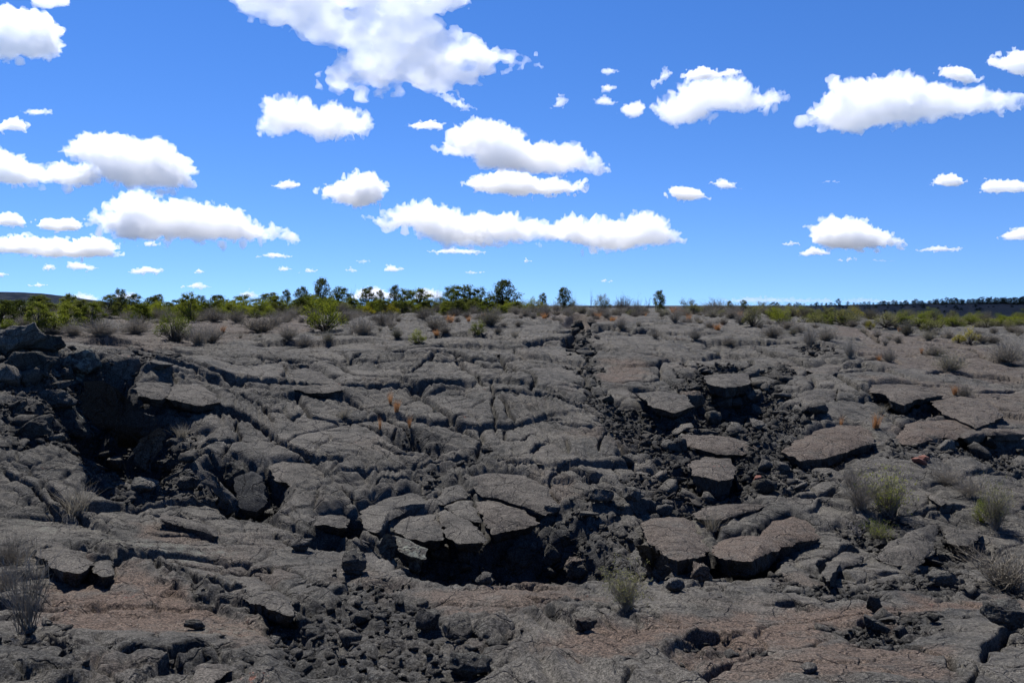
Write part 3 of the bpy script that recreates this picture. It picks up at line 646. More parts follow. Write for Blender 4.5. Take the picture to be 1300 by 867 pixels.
# ------------------------------------------------------------------ lava rock material
def lava_material(name, dark=1.0, objrand=False):
    m, nt = new_mat(name)
    L = nt.links.new
    geo = N(nt, 'ShaderNodeNewGeometry')
    P = geo.outputs['Position']
    def noise(scale, det=6, rgh=.6, dist=0., src=None):
        n = N(nt, 'ShaderNodeTexNoise'); n.inputs['Scale'].default_value = scale; n.inputs['Detail'].default_value = det
        n.inputs['Roughness'].default_value = rgh; n.inputs['Distortion'].default_value = dist
        L(src or P, n.inputs['Vector']); return n.outputs['Fac']
    def ramp(fac, a, b, ca=0., cb=1.):
        r = N(nt, 'ShaderNodeMapRange'); r.inputs[1].default_value = a; r.inputs[2].default_value = b; r.inputs[3].default_value = ca; r.inputs[4].default_value = cb
        r.interpolation_type = 'SMOOTHSTEP'
        L(fac, r.inputs[0]); return r.outputs[0]
    def math_(op, a, b):
        n = N(nt, 'ShaderNodeMath', operation=op)
        for i, v in enumerate((a, b)):
            if isinstance(v, (int, float)): n.inputs[i].default_value = v
            else: L(v, n.inputs[i])
        return n.outputs[0]
    def mix(fac, a, b, bt='MIX'):
        n = N(nt, 'ShaderNodeMix', data_type='RGBA', blend_type=bt)
        if isinstance(fac, (int, float)): n.inputs[0].default_value = fac
        else: L(fac, n.inputs[0])
        for i, v in ((6, a), (7, b)):
            if isinstance(v, tuple): n.inputs[i].default_value = (*v, 1)
            else: L(v, n.inputs[i])
        return n.outputs[2]
    att = N(nt, 'ShaderNodeAttribute', attribute_name='tint')
    sep = N(nt, 'ShaderNodeSeparateColor'); L(att.outputs['Color'], sep.inputs[0])
    oi = N(nt, 'ShaderNodeObjectInfo')
    big = noise(.9, 7, .62, .4)
    mid = noise(7, 8, .7)
    fine = noise(46, 6, .72)
    speck = noise(120, 3, .7)
    c = mix(ramp(big, .36, .66), tuple(v * dark for v in (.031,.030,.028)), tuple(v * dark for v in (.070,.064,.056)))
    c = mix(ramp(mid, .40, .68, 0, .55), c, tuple(v * dark for v in (.104,.096,.082)))
    # rust brown weathered crust
    bn = math_('MULTIPLY', sep.outputs[0], ramp(noise(2.6, 7, .68), .24, .54, .08, 1.0))
    bgen = ramp(noise(.55, 5, .6, .3), .56, .76, 0, .28)
    bf = math_('MAXIMUM', bn, bgen)
    c = mix(bf, c, mix(ramp(fine, .35, .65), (.043, .031, .0245), (.094, .069, .053)))
    # fresh black clinker in the heaps; painted shade on far ridge and shaded slabs
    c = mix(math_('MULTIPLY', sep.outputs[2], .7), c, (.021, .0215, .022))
    # red cinder crumbs, very sparse
    rf = math_('MULTIPLY', ramp(noise(2.1, 5, .6), .68, .72), ramp(noise(18, 3, .5), .52, .6))
    c = mix(math_('MULTIPLY', rf, .6), c, (.12, .042, .028))
    mul = math_('MULTIPLY', ramp(fine, .34, .68, .42, 1.70), ramp(speck, .34, .66, .52, 1.55))
    if objrand: mul = math_('MULTIPLY', mul, ramp(oi.outputs['Random'], 0, 1, .7, 1.25))
    cm = N(nt, 'ShaderNodeVectorMath', operation='SCALE'); L(c, cm.inputs[0]); L(mul, cm.inputs['Scale'])
    c = cm.outputs[0]
    # pale crusts of lichen
    l1 = math_('MULTIPLY', ramp(noise(48, 4, .8), .60, .66), ramp(noise(1.6, 5, .7), .42, .60))
    l2 = math_('MULTIPLY', ramp(noise(24, 6, .8), .60, .68), ramp(noise(.9, 4, .7), .54, .66))
    lg = math_('MULTIPLY', sep.outputs[1], ramp(noise(9, 8, .75), .47, .60))
    c = mix(math_('MULTIPLY', math_('MAXIMUM', l1, l2), .85), c, (.24, .235, .205))
    c = mix(lg, c, (.17, .18, .15))
    bs = N(nt, 'ShaderNodeBsdfPrincipled'); L(c, bs.inputs['Base Color'])
    bs.inputs['Roughness'].default_value = .9; bs.inputs['Specular IOR Level'].default_value = .12
    ves = N(nt, 'ShaderNodeTexVoronoi'); ves.inputs['Scale'].default_value = 55; L(P, ves.inputs['Vector'])
    hgt = math_('ADD', math_('MULTIPLY', noise(11, 9, .68), .034), math_('MULTIPLY', noise(60, 6, .75), .012))
    hgt = math_('ADD', hgt, math_('MULTIPLY', ramp(ves.outputs['Distance'], 0, .35), .004))
    wv = N(nt, 'ShaderNodeTexVoronoi'); wv.feature = 'DISTANCE_TO_EDGE'; wv.inputs['Scale'].default_value = 1.9
    dv = N(nt, 'ShaderNodeVectorMath', operation='ADD')
    nn = N(nt, 'ShaderNodeTexNoise'); nn.inputs['Scale'].default_value = 2; nn.inputs['Detail'].default_value = 7; L(P, nn.inputs['Vector'])
    sc2 = N(nt, 'ShaderNodeVectorMath', operation='SCALE'); sc2.inputs['Scale'].default_value = .55; L(nn.outputs['Color'], sc2.inputs[0])
    L(P, dv.inputs[0]); L(sc2.outputs[0], dv.inputs[1]); L(dv.outputs[0], wv.inputs['Vector'])
    hgt = math_('ADD', hgt, math_('MULTIPLY', ramp(wv.outputs['Distance'], 0, .03), .03))
    bp = N(nt, 'ShaderNodeBump'); bp.inputs['Strength'].default_value = 1.0; bp.inputs['Distance'].default_value = 1.0
    L(hgt, bp.inputs['Height']); L(bp.outputs[0], bs.inputs['Normal'])
    mo = N(nt, 'ShaderNodeOutputMaterial'); L(bs.outputs[0], mo.inputs['Surface'])
    return m
m_lava = lava_material('lava_crust')
m_rock = lava_material('lava_block', .92, True)
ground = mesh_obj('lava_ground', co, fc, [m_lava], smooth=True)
LICH = [(1,.9,[(210,350),(330,360),(350,420),(300,440),(220,420)]),(5,.6,[(145,310),(215,310),(330,360),(320,400),(160,390)]),(4,.5,[(90,220),(160,230),(170,280),(100,280)]),(4,.35,[(350,360),(560,350),(880,400),(700,480),(450,420)]),(4,.3,[(700,640),(1000,690),(1080,730),(800,720),(620,680)]),(1,.35,[(0,240),(130,260),(200,330),(60,380),(0,340)])]
lich = poly_mask(LICH, .15)
ca = ground.data.color_attributes.new('tint', 'FLOAT_COLOR', 'POINT')
dat = np.stack([brown, lich, np.clip(rub * .8 + np.clip(pit, 0, 1) * .3 + 1.2 * np.clip((GY - 150) / 60, 0, 1) * smooth(fbm2(GX / 30, GY / 10, 3, 5) + 1.2), 0, 1.4), np.ones_like(rub)], 1).astype(np.float32)  # the distance term paints cloud shadow on the far ridge as dark tint
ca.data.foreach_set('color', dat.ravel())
tag(ground, kind='structure')
# ------------------------------------------------------------------ slabs and blocks
def resample(pts, n):
    P = np.array(pts + [pts[0]], float)
    seg = np.sqrt(((P[1:] - P[:-1]) ** 2).sum(1)); cum = np.concatenate([[0], np.cumsum(seg)])
    t = np.linspace(0, cum[-1], n, endpoint=False)
    return np.stack([np.interp(t, cum, P[:, k]) for k in range(P.shape[1])], 1)
def slab(rg, lb, lfr, th, br, pts, label, seed):
    r_ = np.random.default_rng(seed)
    px = to_px(rg, pts); th *= .58
    if lb < lfr: lfr = lb + (lfr - lb) * .55
    ys = [p[1] for p in px]; y0, y1 = min(ys), max(ys)
    P3 = np.array([hit(a, b, lb + (lfr - lb) * ((b - y0) / (y1 - y0 + 1e-6))) for a, b in px])
    c0 = P3.mean(0)
    per = np.sqrt(((np.roll(P3, -1, 0) - P3) ** 2).sum(1)).sum()
    n = int(np.clip(per / .035, 40, 220))
    P = resample([tuple(p) for p in P3], n)
    # jagged broken outline
    tt = np.linspace(0, per, n, endpoint=False)
    jag = noise2(tt * 4.5, np.full(n, seed * 1.7), 5) * .035 + noise2(tt * 14, np.full(n, seed * 2.3), 6) * .018
    dirs = P - c0; dirs[:, 2] = 0; ln = np.sqrt((dirs ** 2).sum(1, keepdims=True)) + 1e-6; dirs /= ln
    sz = math.sqrt(per)
    P = P + dirs * (jag[:, None] * min(sz, 1.6))
    # plane through the outline for the bulge direction
    q = P - P.mean(0); nrm = np.linalg.svd(q)[2][2]; nrm = nrm * (1 if nrm[2] > 0 else -1)
    nr = max(6, int(per / 4 / .05)); nr = min(nr, 26)
    V = []
    dom = min(.02 + .015 * sz, .06)
    for k in range(nr + 1):
        f = 1 - (k / nr) ** 1.25
        ring = c0 + (P - c0) * f if k < nr else c0[None] + (P[:1] - c0) * 0
        ring = ring + nrm * dom * (1 - f ** 3)
        V.append(ring)
    down = []
    nd = max(4, int(th / .055))
    for k in range(1, nd + 1):
        d_ = th * k / nd
        inn = .03 + .16 * (k / nd) ** 1.2
        a = noise2(tt * 5, np.full(n, k * .9 + seed), 8) * .055 + noise2(tt * 16, np.full(n, k * 1.9 + seed), 9) * .02
        down.append(P - np.array([0, 0, 1]) * d_ * (.55 + .45 * nrm[2]) - nrm * d_ * .0 - dirs * (inn + a[:, None] * .9) + np.array([0, d_ * (1 - nrm[2]) * .6, 0]))
    rings = down[::-1] + V[:-1]
    allv = np.concatenate(rings + [V[-1][:1], (down[-1].mean(0))[None]])
    m = len(rings); F = []
    idx = np.arange(n)
    for k in range(m - 1):
        a = k * n
        F += [(a + i, a + (i + 1) % n, a + n + (i + 1) % n, a + n + i) for i in range(n)]
    top = m * n; bot = top + 1
    F += [((m - 1) * n + i, (m - 1) * n + (i + 1) % n, top) for i in range(n)]
    F += [((i + 1) % n, i, bot) for i in range(n)]
    rg3 = fbm3(allv, 2.2, 4, 3, .55) * .055 + fbm3(allv, 11, 2, 7) * .010
    allv = allv + nrm * rg3[:, None]
    allv[:, 0] += fbm3(allv, 5, 3, 17) * .03; allv[:, 1] += fbm3(allv, 5, 3, 19) * .03
    org = c0.copy(); org[2] -= th * .5
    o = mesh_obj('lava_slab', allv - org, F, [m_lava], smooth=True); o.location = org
    # crisp arris
    me = o.data
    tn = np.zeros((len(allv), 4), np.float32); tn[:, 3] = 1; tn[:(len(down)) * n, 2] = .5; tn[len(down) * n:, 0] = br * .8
    if 'black' in label and 'shaded' in label: tn[:, 2] = 1.25  # shade of the unlit faces put into the tint
    if 'lichen' in label or 'pale green' in label: tn[:, 1] = .9
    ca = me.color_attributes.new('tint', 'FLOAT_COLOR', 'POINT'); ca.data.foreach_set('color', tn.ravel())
    sharp = np.zeros(len(me.edges), bool)
    ev = np.empty(len(me.edges) * 2, np.int32); me.edges.foreach_get('vertices', ev); ev = ev.reshape(-1, 2)
    r1 = len(down) * n
    sharp = ((ev[:, 0] >= r1) & (ev[:, 0] < r1 + n) & (ev[:, 1] >= r1) & (ev[:, 1] < r1 + n))
    at = me.attributes.new('sharp_edge', 'BOOLEAN', 'EDGE'); at.data.foreach_set('value', sharp)
    tag(o, label, 'lava slab', 'broken plates of lava crust', kind='thing')
    return o
for i, s_ in enumerate(SLABS): slab(*s_, seed=40 + i)

def rock_mesh(seed, dims=(1, .8, .6), detail=2, npt=16):
    r_ = np.random.default_rng(seed)
    bm = bmesh.new()
    for k in range(npt):
        v = r_.normal(size=3); v /= np.abs(v).max() ** .75 * np.linalg.norm(v) ** .25
        v *= r_.uniform(.8, 1.0)
        bm.verts.new(v * np.array(dims) * .5)
    bmesh.ops.convex_hull(bm, input=bm.verts)
    for v in [v for v in bm.verts if not v.link_faces]: bm.verts.remove(v)
    if detail:
        bmesh.ops.subdivide_edges(bm, edges=bm.edges, cuts=detail, use_grid_fill=True)
        co = np.array([v.co for v in bm.verts])
        d_ = fbm3(co, 3.2, 3, seed, .6) * .13 + fbm3(co, 9, 2, seed + 3) * .04
        for v, q in zip(bm.verts, d_): v.co *= 1 + q
    bm.normal_update()
    bmesh.ops.triangulate(bm, faces=bm.faces)
    vs_ = np.array([v.co for v in bm.verts]); fs_ = np.array([[v.index for v in f.verts] for f in bm.faces])
    bm.verts.index_update(); fs_ = np.array([[v.index for v in f.verts] for f in bm.faces])
    bm.free()
    return vs_, fs_
ROCKP = []
for k in range(12):
    dims = [(1, .8, .6), (1, .7, .32), (1, .85, .75), (1, .6, .45), (1, .9, .25), (1, .7, .55)][k % 6]
    v, f = rock_mesh(300 + k, dims, 2, 14 + k % 5)
    o = mesh_obj('lava_block', v, f, [m_rock], link=False); ROCKP.append(o.data)
def place_rock(x, y, size, rot, k, label, group, name='lava_block', sink=.25, sc=(1, 1, 1), z=None, me=None, cat='rock'):
    o = bpy.data.objects.new(name, me or ROCKP[k % len(ROCKP)]); COL.objects.link(o)
    if z is None: z = surf_z(x, y)
    o.scale = (size * sc[0], size * sc[1], size * sc[2])
    o.location = (x, y, z + size * sc[2] * .3 * (1 - 2 * sink)); o.rotation_euler = rot
    tag(o, label, cat, group); return o

# blocks picked out one by one: photo x, base y, width, height
BLOCKS = [
 (18,452,80,42,'rugged dark outcrop standing on the skyline at the left edge'),
 (52,452,44,26,'jagged grey block leaning on the left edge outcrop'),
 (30,478,60,34,'dark broken block under the left edge outcrop'),
 (95,478,52,34,'pale lichen speckled block above the black cave mouth'),
 (112,520,26,46,'narrow grey block at the left side of the cave mouth'),
 (70,520,50,30,'squat grey block left of the cave mouth'),
 (40,560,46,30,'cracked dark block midway down the left rubble slope'),
 (90,560,40,26,'tilted block beneath the squat grey block on the left slope'),
 (168,480,16,9,'small dark rock sitting on the flat ground above the cave'),
 (196,472,40,14,'low dark heap stone at the head of the left scarp'),
 (215,602,34,22,'dark block on the left slope beside the upright plate'),
 (240,590,26,18,'grey block right of the upright plate'),
 (235,622,30,20,'pale edged block below the upright plate'),
 (300,632,46,50,'massive dark block filling the left hollow'),
 (150,600,34,20,'grey slanting block under the cave'),
 (180,625,40,22,'broad grey block low on the left rubble slope'),
 (447,735,34,36,'dark boulder in the rubble at lower centre left'),
 (543,808,34,32,'black faced block with a sharp shadow in the lower rubble'),
 (596,866,64,38,'dark blue grey boulder cut by the bottom edge'),
 (742,803,32,20,'black jagged block on the brown crust below the tufted shrub'),
 (1110,778,22,26,'black pointed rock among rubble at lower right'),
 (893,742,32,26,'round boulder under the rust brown slab'),
 (858,752,26,20,'small boulder left of the round one'),
 (1186,793,16,12,'black crumbly stone on the lower right crust'),
 (1030,855,26,12,'black flat stone near the bottom edge at right'),
 (655,735,46,52,'tall dark broken block standing in the back of the pit'),
 (700,722,30,36,'dark block in the right side of the pit'),
 (590,720,26,36,'blackish block under the pit roof plates'),
 (560,715,24,26,'dark block beneath the left roof plate'),
 (615,742,24,16,'small block on the pit floor'),
 (735,735,44,26,'brown tinged block buried at the right end of the pit'),
 (880,520,34,26,'brown topped block at the top of the rubble hollow'),
 (905,540,26,20,'pointed block in the middle of the rubble hollow'),
 (930,520,30,16,'pale block near the ledge in the rubble hollow'),
 (960,512,34,18,'flat pale block right in the rubble hollow'),
 (865,575,18,22,'dark upright stone at the left side of the hollow'),
 (1040,530,30,18,'dark three cornered block beside the pale cracked plate'),
 (1175,505,14,8,'black cube like stone right of the stepped slab'),
 (1090,560,24,14,'grey block in front of the stepped slab'),
 (1170,590,20,10,'small reddish stone right of the reddish pentagon slab'),
 (1175,586,14,8,'brick red cinder on the right rubble band'),
 (962,612,12,8,'brick red cinder in the rubble below the hollow'),
 (1280,800,50,36,'rounded dark boulder at the right edge'),
 (1200,745,40,22,'dark block group stone left of the right edge bush'),
 (845,655,24,16,'pale angular block in the rubble above the pit'),
 (805,640,32,18,'flat topped dark block at the left of the lower gully'),
 (765,640,34,22,'wedge of dark rock at the edge of the hump'),
 (700,655,26,16,'rounded stone left of the wedge of dark rock'),
 (380,700,30,20,'dark blunt stone above the brown tongue'),
 (245,800,30,16,'flat dark stone at the lower edge of the rust brown crust'),
]
for i, (px, py, w_, h_, lab) in enumerate(BLOCKS):
    P = see(px, py)
    mpp = P[1] / FPX
    W, Hh = w_ * mpp, h_ * mpp
    dims = (1, .8, max(.3, min(1.3, Hh / W)))
    v, f = rock_mesh(900 + i, dims, 9 if w_ > 42 else 6 if w_ > 30 else 3, 22)
    f0 = 3.2
    q = v + i * 3.3
    v = v * (1 + (fbm3(q, 4.0, 4, 4, .62) * .20 + (fbm3(q, 2.6, 4, 14, .6, bill=True) - .3) * (.22 if w_ > 30 else .06))[:, None])
    me = mesh_obj('lava_boulder', v, f, [m_rock], link=False).data
    if w_ > 30:
        ca = me.color_attributes.new('tint', 'FLOAT_COLOR', 'POINT'); t_ = np.zeros((len(v), 4), np.float32); t_[:, 3] = 1
        t_[:, 1] = .8 if ('lichen' in lab) else .12; t_[:, 2] = .3; t_[:, 0] = .7 if 'brown' in lab else 0
        ca.data.foreach_set('color', t_.ravel())
    mm = me
    o = bpy.data.objects.new('lava_boulder', mm); COL.objects.link(o)
    if 'brick red' in lab or 'reddish stone' in lab:
        if 'm_red' not in globals():
            m_red, nt_ = new_mat('red_cinder'); b_ = N(nt_, 'ShaderNodeBsdfPrincipled'); b_.inputs['Roughness'].default_value = .9
            t1 = N(nt_, 'ShaderNodeTexNoise'); t1.inputs['Scale'].default_value = 30; cr_ = N(nt_, 'ShaderNodeValToRGB'); cr_.color_ramp.elements[0].color = (.07, .03, .02, 1); cr_.color_ramp.elements[1].color = (.2, .07, .045, 1)
            nt_.links.new(t1.outputs[0], cr_.inputs[0]); nt_.links.new(cr_.outputs[0], b_.inputs['Base Color']); o_ = N(nt_, 'ShaderNodeOutputMaterial'); nt_.links.new(b_.outputs[0], o_.inputs[0])
        mm.materials.clear(); mm.materials.append(m_red)
    o.scale = (W, W * .9, W); o.location = (P[0], P[1] + W * .2, P[2] + Hh * .40)
    o.rotation_euler = (random.uniform(-.12, .12), random.uniform(-.15, .15), random.uniform(-.3, .3))
    tag(o, lab, 'rock', 'single blocks of lava')

# scattered rubble: the largest are objects, the crumbs one mass
cand = []
prob = rub ** 1.6 * (GY < 40) + np.clip(cw * 2.5, 0, .35) * (GY < 30)
# cell area of the sheet, so that the scatter is even in the world
area = np.zeros((NR, NC)); dyr = np.gradient(_Y1); area += (dyr * (_Y1 + 3) * 1.72 / NC)[:, None]; area = area.ravel()
wgt = prob * area; inside = (np.abs(GX) < GY * .74 + .5) & (GY > 3.6); wgt = wgt * inside
wgt /= wgt.sum()
NRUB = 15000
pick = rng.choice(len(wgt), NRUB, p=wgt)
sizes = .05 * (1 / np.maximum(rng.random(NRUB), .006)) ** .40 * rng.uniform(.8, 1.2, NRUB)
sizes = np.minimum(sizes, .46) * (.9 + .02 * GY[pick])
sizes = np.where(rub[pick] < .3, np.minimum(sizes, .14), sizes)
scr = sizes / GY[pick]
order = np.argsort(-scr)
zone = [  # (test on photo column/row, phrase)
 (lambda x, y: x < 230 and y < 620, 'the steep rubble slope at left'),
 (lambda x, y: x < 420 and y < 700, 'the hollow below the left cave'),
 (lambda x, y: 470 < x < 790 and 655 < y < 745, 'the floor of the central pit'),
 (lambda x, y: 700 < x < 790 and y < 520, 'the narrow gully that climbs to the ridge'),
 (lambda x, y: 740 < x < 1060 and y < 665, 'the rubble hollow right of centre'),
 (lambda x, y: x < 660 and y >= 700, 'the loose heap at the bottom left of centre'),
 (lambda x, y: x >= 1000 and y < 660, 'the rubble band at the right'),
 (lambda x, y: x >= 700, 'the broken crust at lower right'),
 (lambda x, y: True, 'the cracks of the middle slope'),
]
szn = ['large angular block in ', 'medium angular block in ', 'small angular block in ']
NIND = 235
for j in order[:NIND]:
    i = pick[j]; x, y = GX[i], GY[i]; s_ = float(sizes[j])
    pxx = 650 + x / y * FPX; pyy = 388 + (CAMZ - GZ[i]) / y * FPX
    zn = next(p for t, p in zone if t(pxx, pyy))
    k_ = 0 if s_ > .34 else (1 if s_ > .24 else 2)
    place_rock(x, y, s_, (random.uniform(-.5, .5), random.uniform(-.5, .5), random.uniform(0, 6.28)), int(i) % 12, szn[k_] + zn, szn[k_].strip().replace('block', 'blocks') + ' ' + zn, z=float(GZ[i]))
small = [rock_mesh(700 + k, [(1, .8, .6), (1, .7, .35), (1, .85, .8), (1, .6, .45)][k % 4], 0, 11) for k in range(10)]
V, F, off = [], [], 0
for j in order[NIND:]:
    i = pick[j]; v, f = small[int(i) % 10]
    s_ = float(sizes[j])
    e = Matrix.Rotation(random.uniform(0, 6.28), 3, 'Z') @ Matrix.Rotation(random.uniform(-.8, .8), 3, 'X')
    V.append((v * s_) @ np.array(e).T + np.array([GX2[i], GY2[i], GZ[i] + s_ * .14])); F.append(f + off); off += len(v)
mm = mesh_obj('rubble', np.concatenate(V), np.concatenate(F), [m_rock])
tn = np.zeros((off, 4), np.float32); tn[:, 3] = 1; tn[:, 2] = .25
mm.data.color_attributes.new('tint', 'FLOAT_COLOR', 'POINT').data.foreach_set('color', tn.ravel())
tag(mm, 'loose angular crumbs of black lava filling hollows and cracks', 'rubble', kind='stuff')
# ------------------------------------------------------------------ vegetation
def leaf_mat(name, a, b, trans=.25, rough=.6):
    m, nt = new_mat(name); L = nt.links.new
    oi = N(nt, 'ShaderNodeObjectInfo'); geo = N(nt, 'ShaderNodeNewGeometry')
    tn = N(nt, 'ShaderNodeTexNoise'); tn.inputs['Scale'].default_value = 5; tn.inputs['Detail'].default_value = 4
    L(geo.outputs['Position'], tn.inputs['Vector'])
    ad = N(nt, 'ShaderNodeMath', operation='ADD'); L(tn.outputs[0], ad.inputs[0])
    sc_ = N(nt, 'ShaderNodeMath', operation='MULTIPLY_ADD'); L(oi.outputs['Random'], sc_.inputs[0]); sc_.inputs[1].default_value = .5; sc_.inputs[2].default_value = -.25
    L(sc_.outputs[0], ad.inputs[1])
    ri = N(nt, 'ShaderNodeMath', operation='MULTIPLY_ADD'); L(geo.outputs['Random Per Island'], ri.inputs[0]); ri.inputs[1].default_value = .5; ri.inputs[2].default_value = -.25
    a2 = N(nt, 'ShaderNodeMath', operation='ADD'); L(ad.outputs[0], a2.inputs[0]); L(ri.outputs[0], a2.inputs[1])
    mr = N(nt, 'ShaderNodeMapRange'); mr.inputs[1].default_value = .2; mr.inputs[2].default_value = .8; L(a2.outputs[0], mr.inputs[0])
    mx = N(nt, 'ShaderNodeMix', data_type='RGBA'); mx.inputs[6].default_value = (*a, 1); mx.inputs[7].default_value = (*b, 1); L(mr.outputs[0], mx.inputs[0])
    d_ = N(nt, 'ShaderNodeBsdfDiffuse'); t_ = N(nt, 'ShaderNodeBsdfTranslucent'); ms = N(nt, 'ShaderNodeMixShader'); ms.inputs[0].default_value = trans
    L(mx.outputs[2], d_.inputs[0]); L(mx.outputs[2], t_.inputs[0]); L(d_.outputs[0], ms.inputs[1]); L(t_.outputs[0], ms.inputs[2])
    o = N(nt, 'ShaderNodeOutputMaterial'); L(ms.outputs[0], o.inputs[0])
    return m
M_GREY = leaf_mat('grey_twigs', (.105, .092, .074), (.27, .24, .195), .12)
M_GREYLEAF = leaf_mat('dry_leaves', (.13, .115, .088), (.27, .24, .185), .25)
M_OLIVE = leaf_mat('olive_leaves', (.09, .095, .035), (.20, .19, .085), .3)
M_GREEN = leaf_mat('green_leaves', (.062, .085, .012), (.170, .185, .030), .4)
M_LIME = leaf_mat('yellow_green_leaves', (.10, .13, .014), (.235, .25, .03), .4)
M_YEL = leaf_mat('yellow_leaves', (.16, .15, .012), (.36, .30, .03), .4)
M_DARK = leaf_mat('juniper_needles', (.040, .054, .012), (.120, .130, .032), .35)
M_FAR = leaf_mat('far_needles', (.016, .022, .012), (.035, .045, .022), .15)
M_GOLD = leaf_mat('dry_grass', (.28, .13, .05), (.50, .27, .12), .35)
M_BARK = leaf_mat('bark', (.045, .035, .028), (.10, .085, .07), 0)
M_DEAD = leaf_mat('dead_wood', (.09, .082, .075), (.20, .185, .17), 0)

def frames(d):
    """two unit vectors across each direction"""
    up = np.array([0, 0, 1.0]); a = np.cross(d, up + .01 * rng.normal(size=d.shape)); a /= np.linalg.norm(a, axis=1, keepdims=True) + 1e-9
    b = np.cross(d, a); return a, b
def ribbons(p0, d0, ln, w0, curve, nseg, r_, taper=.25):
    """curved tapering strips: returns verts, quad faces"""
    n = len(p0)
    th = r_.uniform(0, 2 * math.pi, n)
    a, b = frames(d0)
    side = a * np.cos(th)[:, None] + b * np.sin(th)[:, None]
    bend = r_.normal(size=(n, 3)) * curve; 
    V = np.zeros((n, nseg + 1, 2, 3)); pts = np.zeros((n, nseg + 1, 3)); dirs = np.zeros((n, nseg + 1, 3))
    p = p0.copy(); d = d0.copy()
    for k in range(nseg + 1):
        w = (w0 * (1 - (1 - taper) * k / nseg))[:, None] * .5
        V[:, k, 0] = p - side * w; V[:, k, 1] = p + side * w
        pts[:, k] = p; dirs[:, k] = d
        p = p + d * (ln / nseg)[:, None]
        d = d + bend / nseg + r_.normal(size=(n, 3)) * curve * .5 / nseg; d /= np.linalg.norm(d, axis=1, keepdims=True)
    idx = np.arange(n * (nseg + 1) * 2).reshape(n, nseg + 1, 2)
    F = np.stack([idx[:, :-1, 0], idx[:, :-1, 1], idx[:, 1:, 1], idx[:, 1:, 0]], -1).reshape(-1, 4)
    return V.reshape(-1, 3), F, pts, dirs
def leaves(pos, size, r_, aspect=.55):
    n = len(pos)
    d = r_.normal(size=(n, 3)); d /= np.linalg.norm(d, axis=1, keepdims=True); a, b = frames(d)
    s = (size * r_.uniform(.6, 1.3, n))[:, None]
    V = np.stack([pos - d * s * .5, pos + a * s * aspect * .5, pos + d * s * .5, pos - a * s * aspect * .5], 1)
    return V.reshape(-1, 3), np.arange(n * 4).reshape(n, 4)
def cat(parts):
    V, F, o = [], [], 0
    for v, f in parts: V.append(v); F.append(f + o); o += len(v)
    return np.concatenate(V), np.concatenate(F)
def sph_dirs(n, r_, spread, up=.15):
    ph = r_.uniform(0, 2 * math.pi, n); ct = np.cos(r_.uniform(0, 1, n) ** .6 * spread)
    st = np.sqrt(1 - ct ** 2)
    return np.stack([st * np.cos(ph), st * np.sin(ph), ct], 1)
def mesh_only(name, vf, mat):
    o = mesh_obj(name, vf[0], vf[1], [mat], link=False); return o.data
# every kind is modelled 1 m tall and about 1 m wide (w stretches it)
def grey_shrub(seed, n=300, tw=6, lw=.012, spread=1.15, mat=M_GREY, leafmat=M_GREYLEAF, nleaf=1300, lsz=.030):
    r_ = np.random.default_rng(seed)
    d = sph_dirs(n, r_, spread); p = np.zeros((n, 3)); p[:, :2] = r_.normal(size=(n, 2)) * .05
    ln = r_.uniform(.55, 1.0, n) * (.62 + .38 * d[:, 2]); ln *= .78 + .35 * noise2(d[:, 0] * 2.2 + seed, d[:, 1] * 2.2, seed)
    v1, f1, pts, dr = ribbons(p, d, ln, np.full(n, lw), .35, 4, r_)
    k = r_.integers(1, 5, (n, tw)); ii = np.repeat(np.arange(n), tw)
    p2 = pts[ii, k.ravel()]; d2 = dr[ii, k.ravel()] + r_.normal(size=(n * tw, 3)) * .45; d2[:, 2] += .25; d2 /= np.linalg.norm(d2, axis=1, keepdims=True)
    v2, f2, pt2, _ = ribbons(p2, d2, r_.uniform(.10, .26, n * tw), np.full(n * tw, lw * .62), .5, 2, r_)
    pos = pt2[r_.integers(0, n * tw, nleaf), 2] + r_.normal(size=(nleaf, 3)) * .015
    return [('stems', mesh_only('stems', cat([(v1, f1), (v2, f2)]), mat)), ('foliage', mesh_only('foliage', leaves(pos, lsz, r_, .5), leafmat))]
def bush(seed, mat, n=70, nleaf=3400, lsz=.042, round_=1.0, clumps=26):
    r_ = np.random.default_rng(seed)
    d = sph_dirs(n, r_, 1.25); p = np.zeros((n, 3)); p[:, :2] = r_.normal(size=(n, 2)) * .04
    ln = r_.uniform(.55, .85, n)
    v1, f1, pts, _ = ribbons(p, d, ln, np.full(n, .022), .3, 4, r_)
    c = sph_dirs(clumps, r_, 1.5) * r_.uniform(.45, .82, clumps)[:, None]; c[:, 2] = np.abs(c[:, 2]) * .95 + .12; c[:, :2] *= .62
    cr = r_.uniform(.10, .21, clumps)
    ci = r_.integers(0, clumps, nleaf); q = r_.normal(size=(nleaf, 3)); q /= np.linalg.norm(q, axis=1, keepdims=True)
    pos = c[ci] + q * (cr[ci] * r_.uniform(.3, 1.15, nleaf) ** .7)[:, None]; pos[:, 2] = np.abs(pos[:, 2])
    return [('stems', mesh_only('stems', (v1, f1), M_BARK)), ('foliage', mesh_only('foliage', leaves(pos, lsz, r_), mat))]
